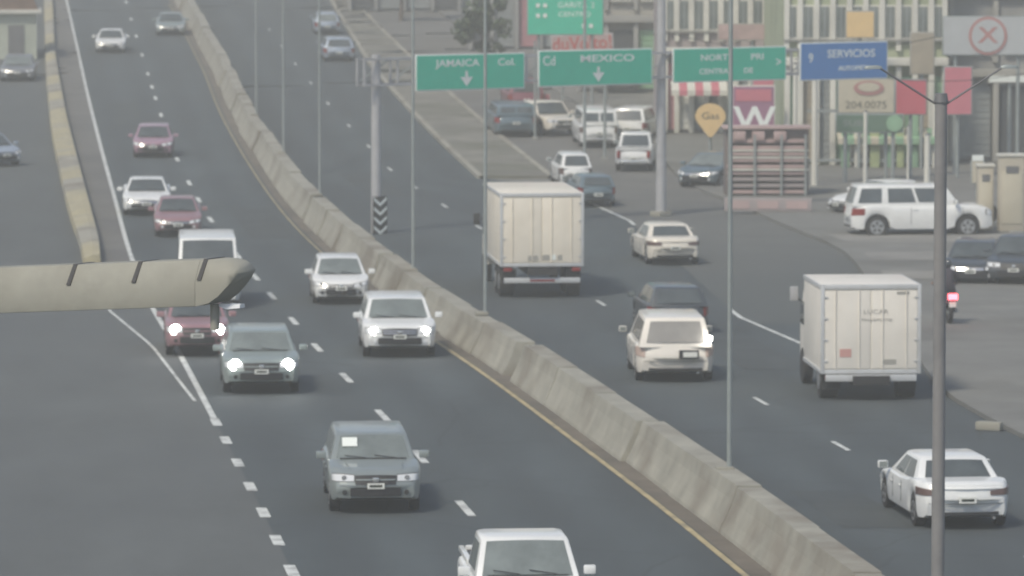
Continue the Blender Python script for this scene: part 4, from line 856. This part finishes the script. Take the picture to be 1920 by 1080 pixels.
# cabinets at right edge
for i,(px,py,w_,h_,col,lab) in enumerate([(1848,438,.55,2.3,'cream','narrow beige cabinet left of the wider one at the right edge'),(1897,440,.9,2.7,'cream','wider beige cabinet with small dark window at the right edge')]):
    c = G(px, py); t = thing('street_cabinet', lab, 'cabinet', (c.x,c.y,c.z+.12), .05)
    MB().box((0,.3,h_/2),(w_,.6,h_)).build('body','wall_cream',t,bevel=.03); MB().box((0,-.01,h_*.45),(w_*.8,.03,h_*.7)).build('door','board_beige',t,bevel=.01)
    MB().box((0,-.03,h_*.82),(w_*.5,.03,.25)).build('display','steel_dark',t); MB().box((0,.3,h_+.04),(w_+.1,.7,.08)).build('lid','wall_pale',t)
c = G(1852, 425); t = thing('spare_tyre', 'upright tyre leaning on the beige cabinet', 'tyre', (c.x-.05,c.y-.35,c.z+.5), .2)
rg = [[((.30+.10*math.cos(q))*math.cos(2*PI*i/20), .10*math.sin(q), (.30+.10*math.cos(q))*math.sin(2*PI*i/20)) for q in [2*PI*k/8 for k in range(8)]] for i in range(21)]
MB().loft(rg, cap=False).build('tyre','rubber',t,smooth=60); MB().tube((0,-.04,0),(0,.04,0),.21,n=16).build('rim','steel_pale',t)
t,w_,h_,d_ = panel('notice_sign', 'small pale notice with white top plate right of the near lamp post', 1820, 300, 1846, 345, 186, 'board_beige', posts=1)
MB().box((0,-.06,.55),(.44,.06,.22)).build('top_plate','sign_white',t)
# street pole with flat head, white poles in front of pillared building
for px, py, hgt, r_, lab in [(1134,300,3.5,.07,'grey street pole with flat head board above the white vans'),(1622,372,3.4,.09,'white pole in front of the pillared building behind the SUV roof'),(1702,376,2.9,.05,'thin white pole in front of the pillared building, middle one'),(1738,378,2.6,.13,'short thick white pole beside the near lamp post'),
                             (1490,352,5.0,.10,'tall white pole left of the square beige sign'),(1527,354,5.2,.13,'tallest thick white pole under the blue overhead sign'),(1096,330,8.5,.07,'tall thin grey pole crossing the Mexico sign'),(1003,262,4.5,.06,'thin grey pole between the crane truck and red car')]:
    c = G(px, py); t = thing('street_pole', lab, 'pole', (c.x,c.y,c.z+.02), 0, 'poles along the right frontage road')
    MB().tube((0,0,0),(0,0,hgt),r_,r_*.85,n=12).build('pole','wall_pale' if 'white' in lab.split(' pole')[0] else 'steel',t); MB().box((0,0,.06),(r_*4,r_*4,.12)).build('base_plate','concrete_grey',t)
    if 'flat head' in lab: MB().box((0,-.1,hgt+.1),(1.25,.08,.36)).build('head_board','steel_pale',t,bevel=.01)
    else: MB().tube((0,0,hgt),(0,0,hgt+.06),r_,r_*.5,n=12).build('cap','steel_dark',t)
# trees among the buildings
mat('leaf', (.06,.085,.045), .8, .35, 2); mat('bark', (.12,.09,.07), .9, .3, 4)
def tree(label, px, py, hgt, cr):
    c = G(px, py); t = thing('tree', label, 'tree', (c.x,c.y,c.z), 0, 'trees along the far road edge')
    tr = MB(); tr.tube((0,0,0),(.1,0,hgt*.55),.16,.09,n=8)
    for k in range(6): a_ = k*1.05; tr.tube((.08,0,hgt*(.4+.03*k)),(math.cos(a_)*cr*.6,math.sin(a_)*cr*.6,hgt*(.62+.04*k)),.05,.02,n=5)
    tr.build('trunk','bark',t); lf = MB(); cl = [(random.gauss(0,cr*.45),random.gauss(0,cr*.45),hgt*.72+random.gauss(0,hgt*.12),random.uniform(.35,.7)*cr*.6) for _ in range(22)]
    for x,y,z,r_ in cl:
        for _ in range(70):
            v = Vector((random.gauss(0,1),random.gauss(0,1),random.gauss(0,1))).normalized()*r_*random.uniform(.6,1); p_ = Vector((x,y,z))+v
            u1 = Vector((random.gauss(0,1),random.gauss(0,1),random.gauss(0,1))).normalized()*.16; u2 = u1.orthogonal().normalized()*.11
            lf.quad(p_-u1,p_+u2,p_+u1,p_-u2)
    lf.build('crown','leaf',t,smooth=0)
tree('small dusty green tree behind the leftmost green sign', 905, 150, 4.5, 1.5)
tree('round dusty tree at the top edge left of the far grey building', 752, 40, 4.2, 1.5)
# hills behind, beyond the road
hb = MB()
for i in range(24):
    a, b = -400+i*34, -400+(i+1)*34; ha, hb_ = 60+18*math.sin(i*.9)+9*math.sin(i*2.3), 60+18*math.sin((i+1)*.9)+9*math.sin((i+1)*2.3)
    hb.quad((a,760,20),(b,760,20),(b,900,hb_),(a,900,ha))
hb.build('hill','earth',None)['kind'] = 'structure'

# ---------------------------------------------------------------- hazy air
hz_ = MB().box((0,560,30),(1000,1200,142)).build('haze','steel',None,smooth=0); hz_.data.materials.clear()
hm_ = bpy.data.materials.new('haze_air'); hm_.use_nodes = True; t_ = hm_.node_tree; t_.nodes.clear()
o_ = t_.nodes.new('ShaderNodeOutputMaterial'); v_ = t_.nodes.new('ShaderNodeVolumePrincipled')
v_.inputs['Color'].default_value = (1,.985,.92,1); v_.inputs['Density'].default_value = .0015; v_.inputs['Anisotropy'].default_value = .2
t_.links.new(v_.outputs[0], o_.inputs['Volume']); hz_.data.materials.append(hm_); hz_['kind'] = 'stuff'
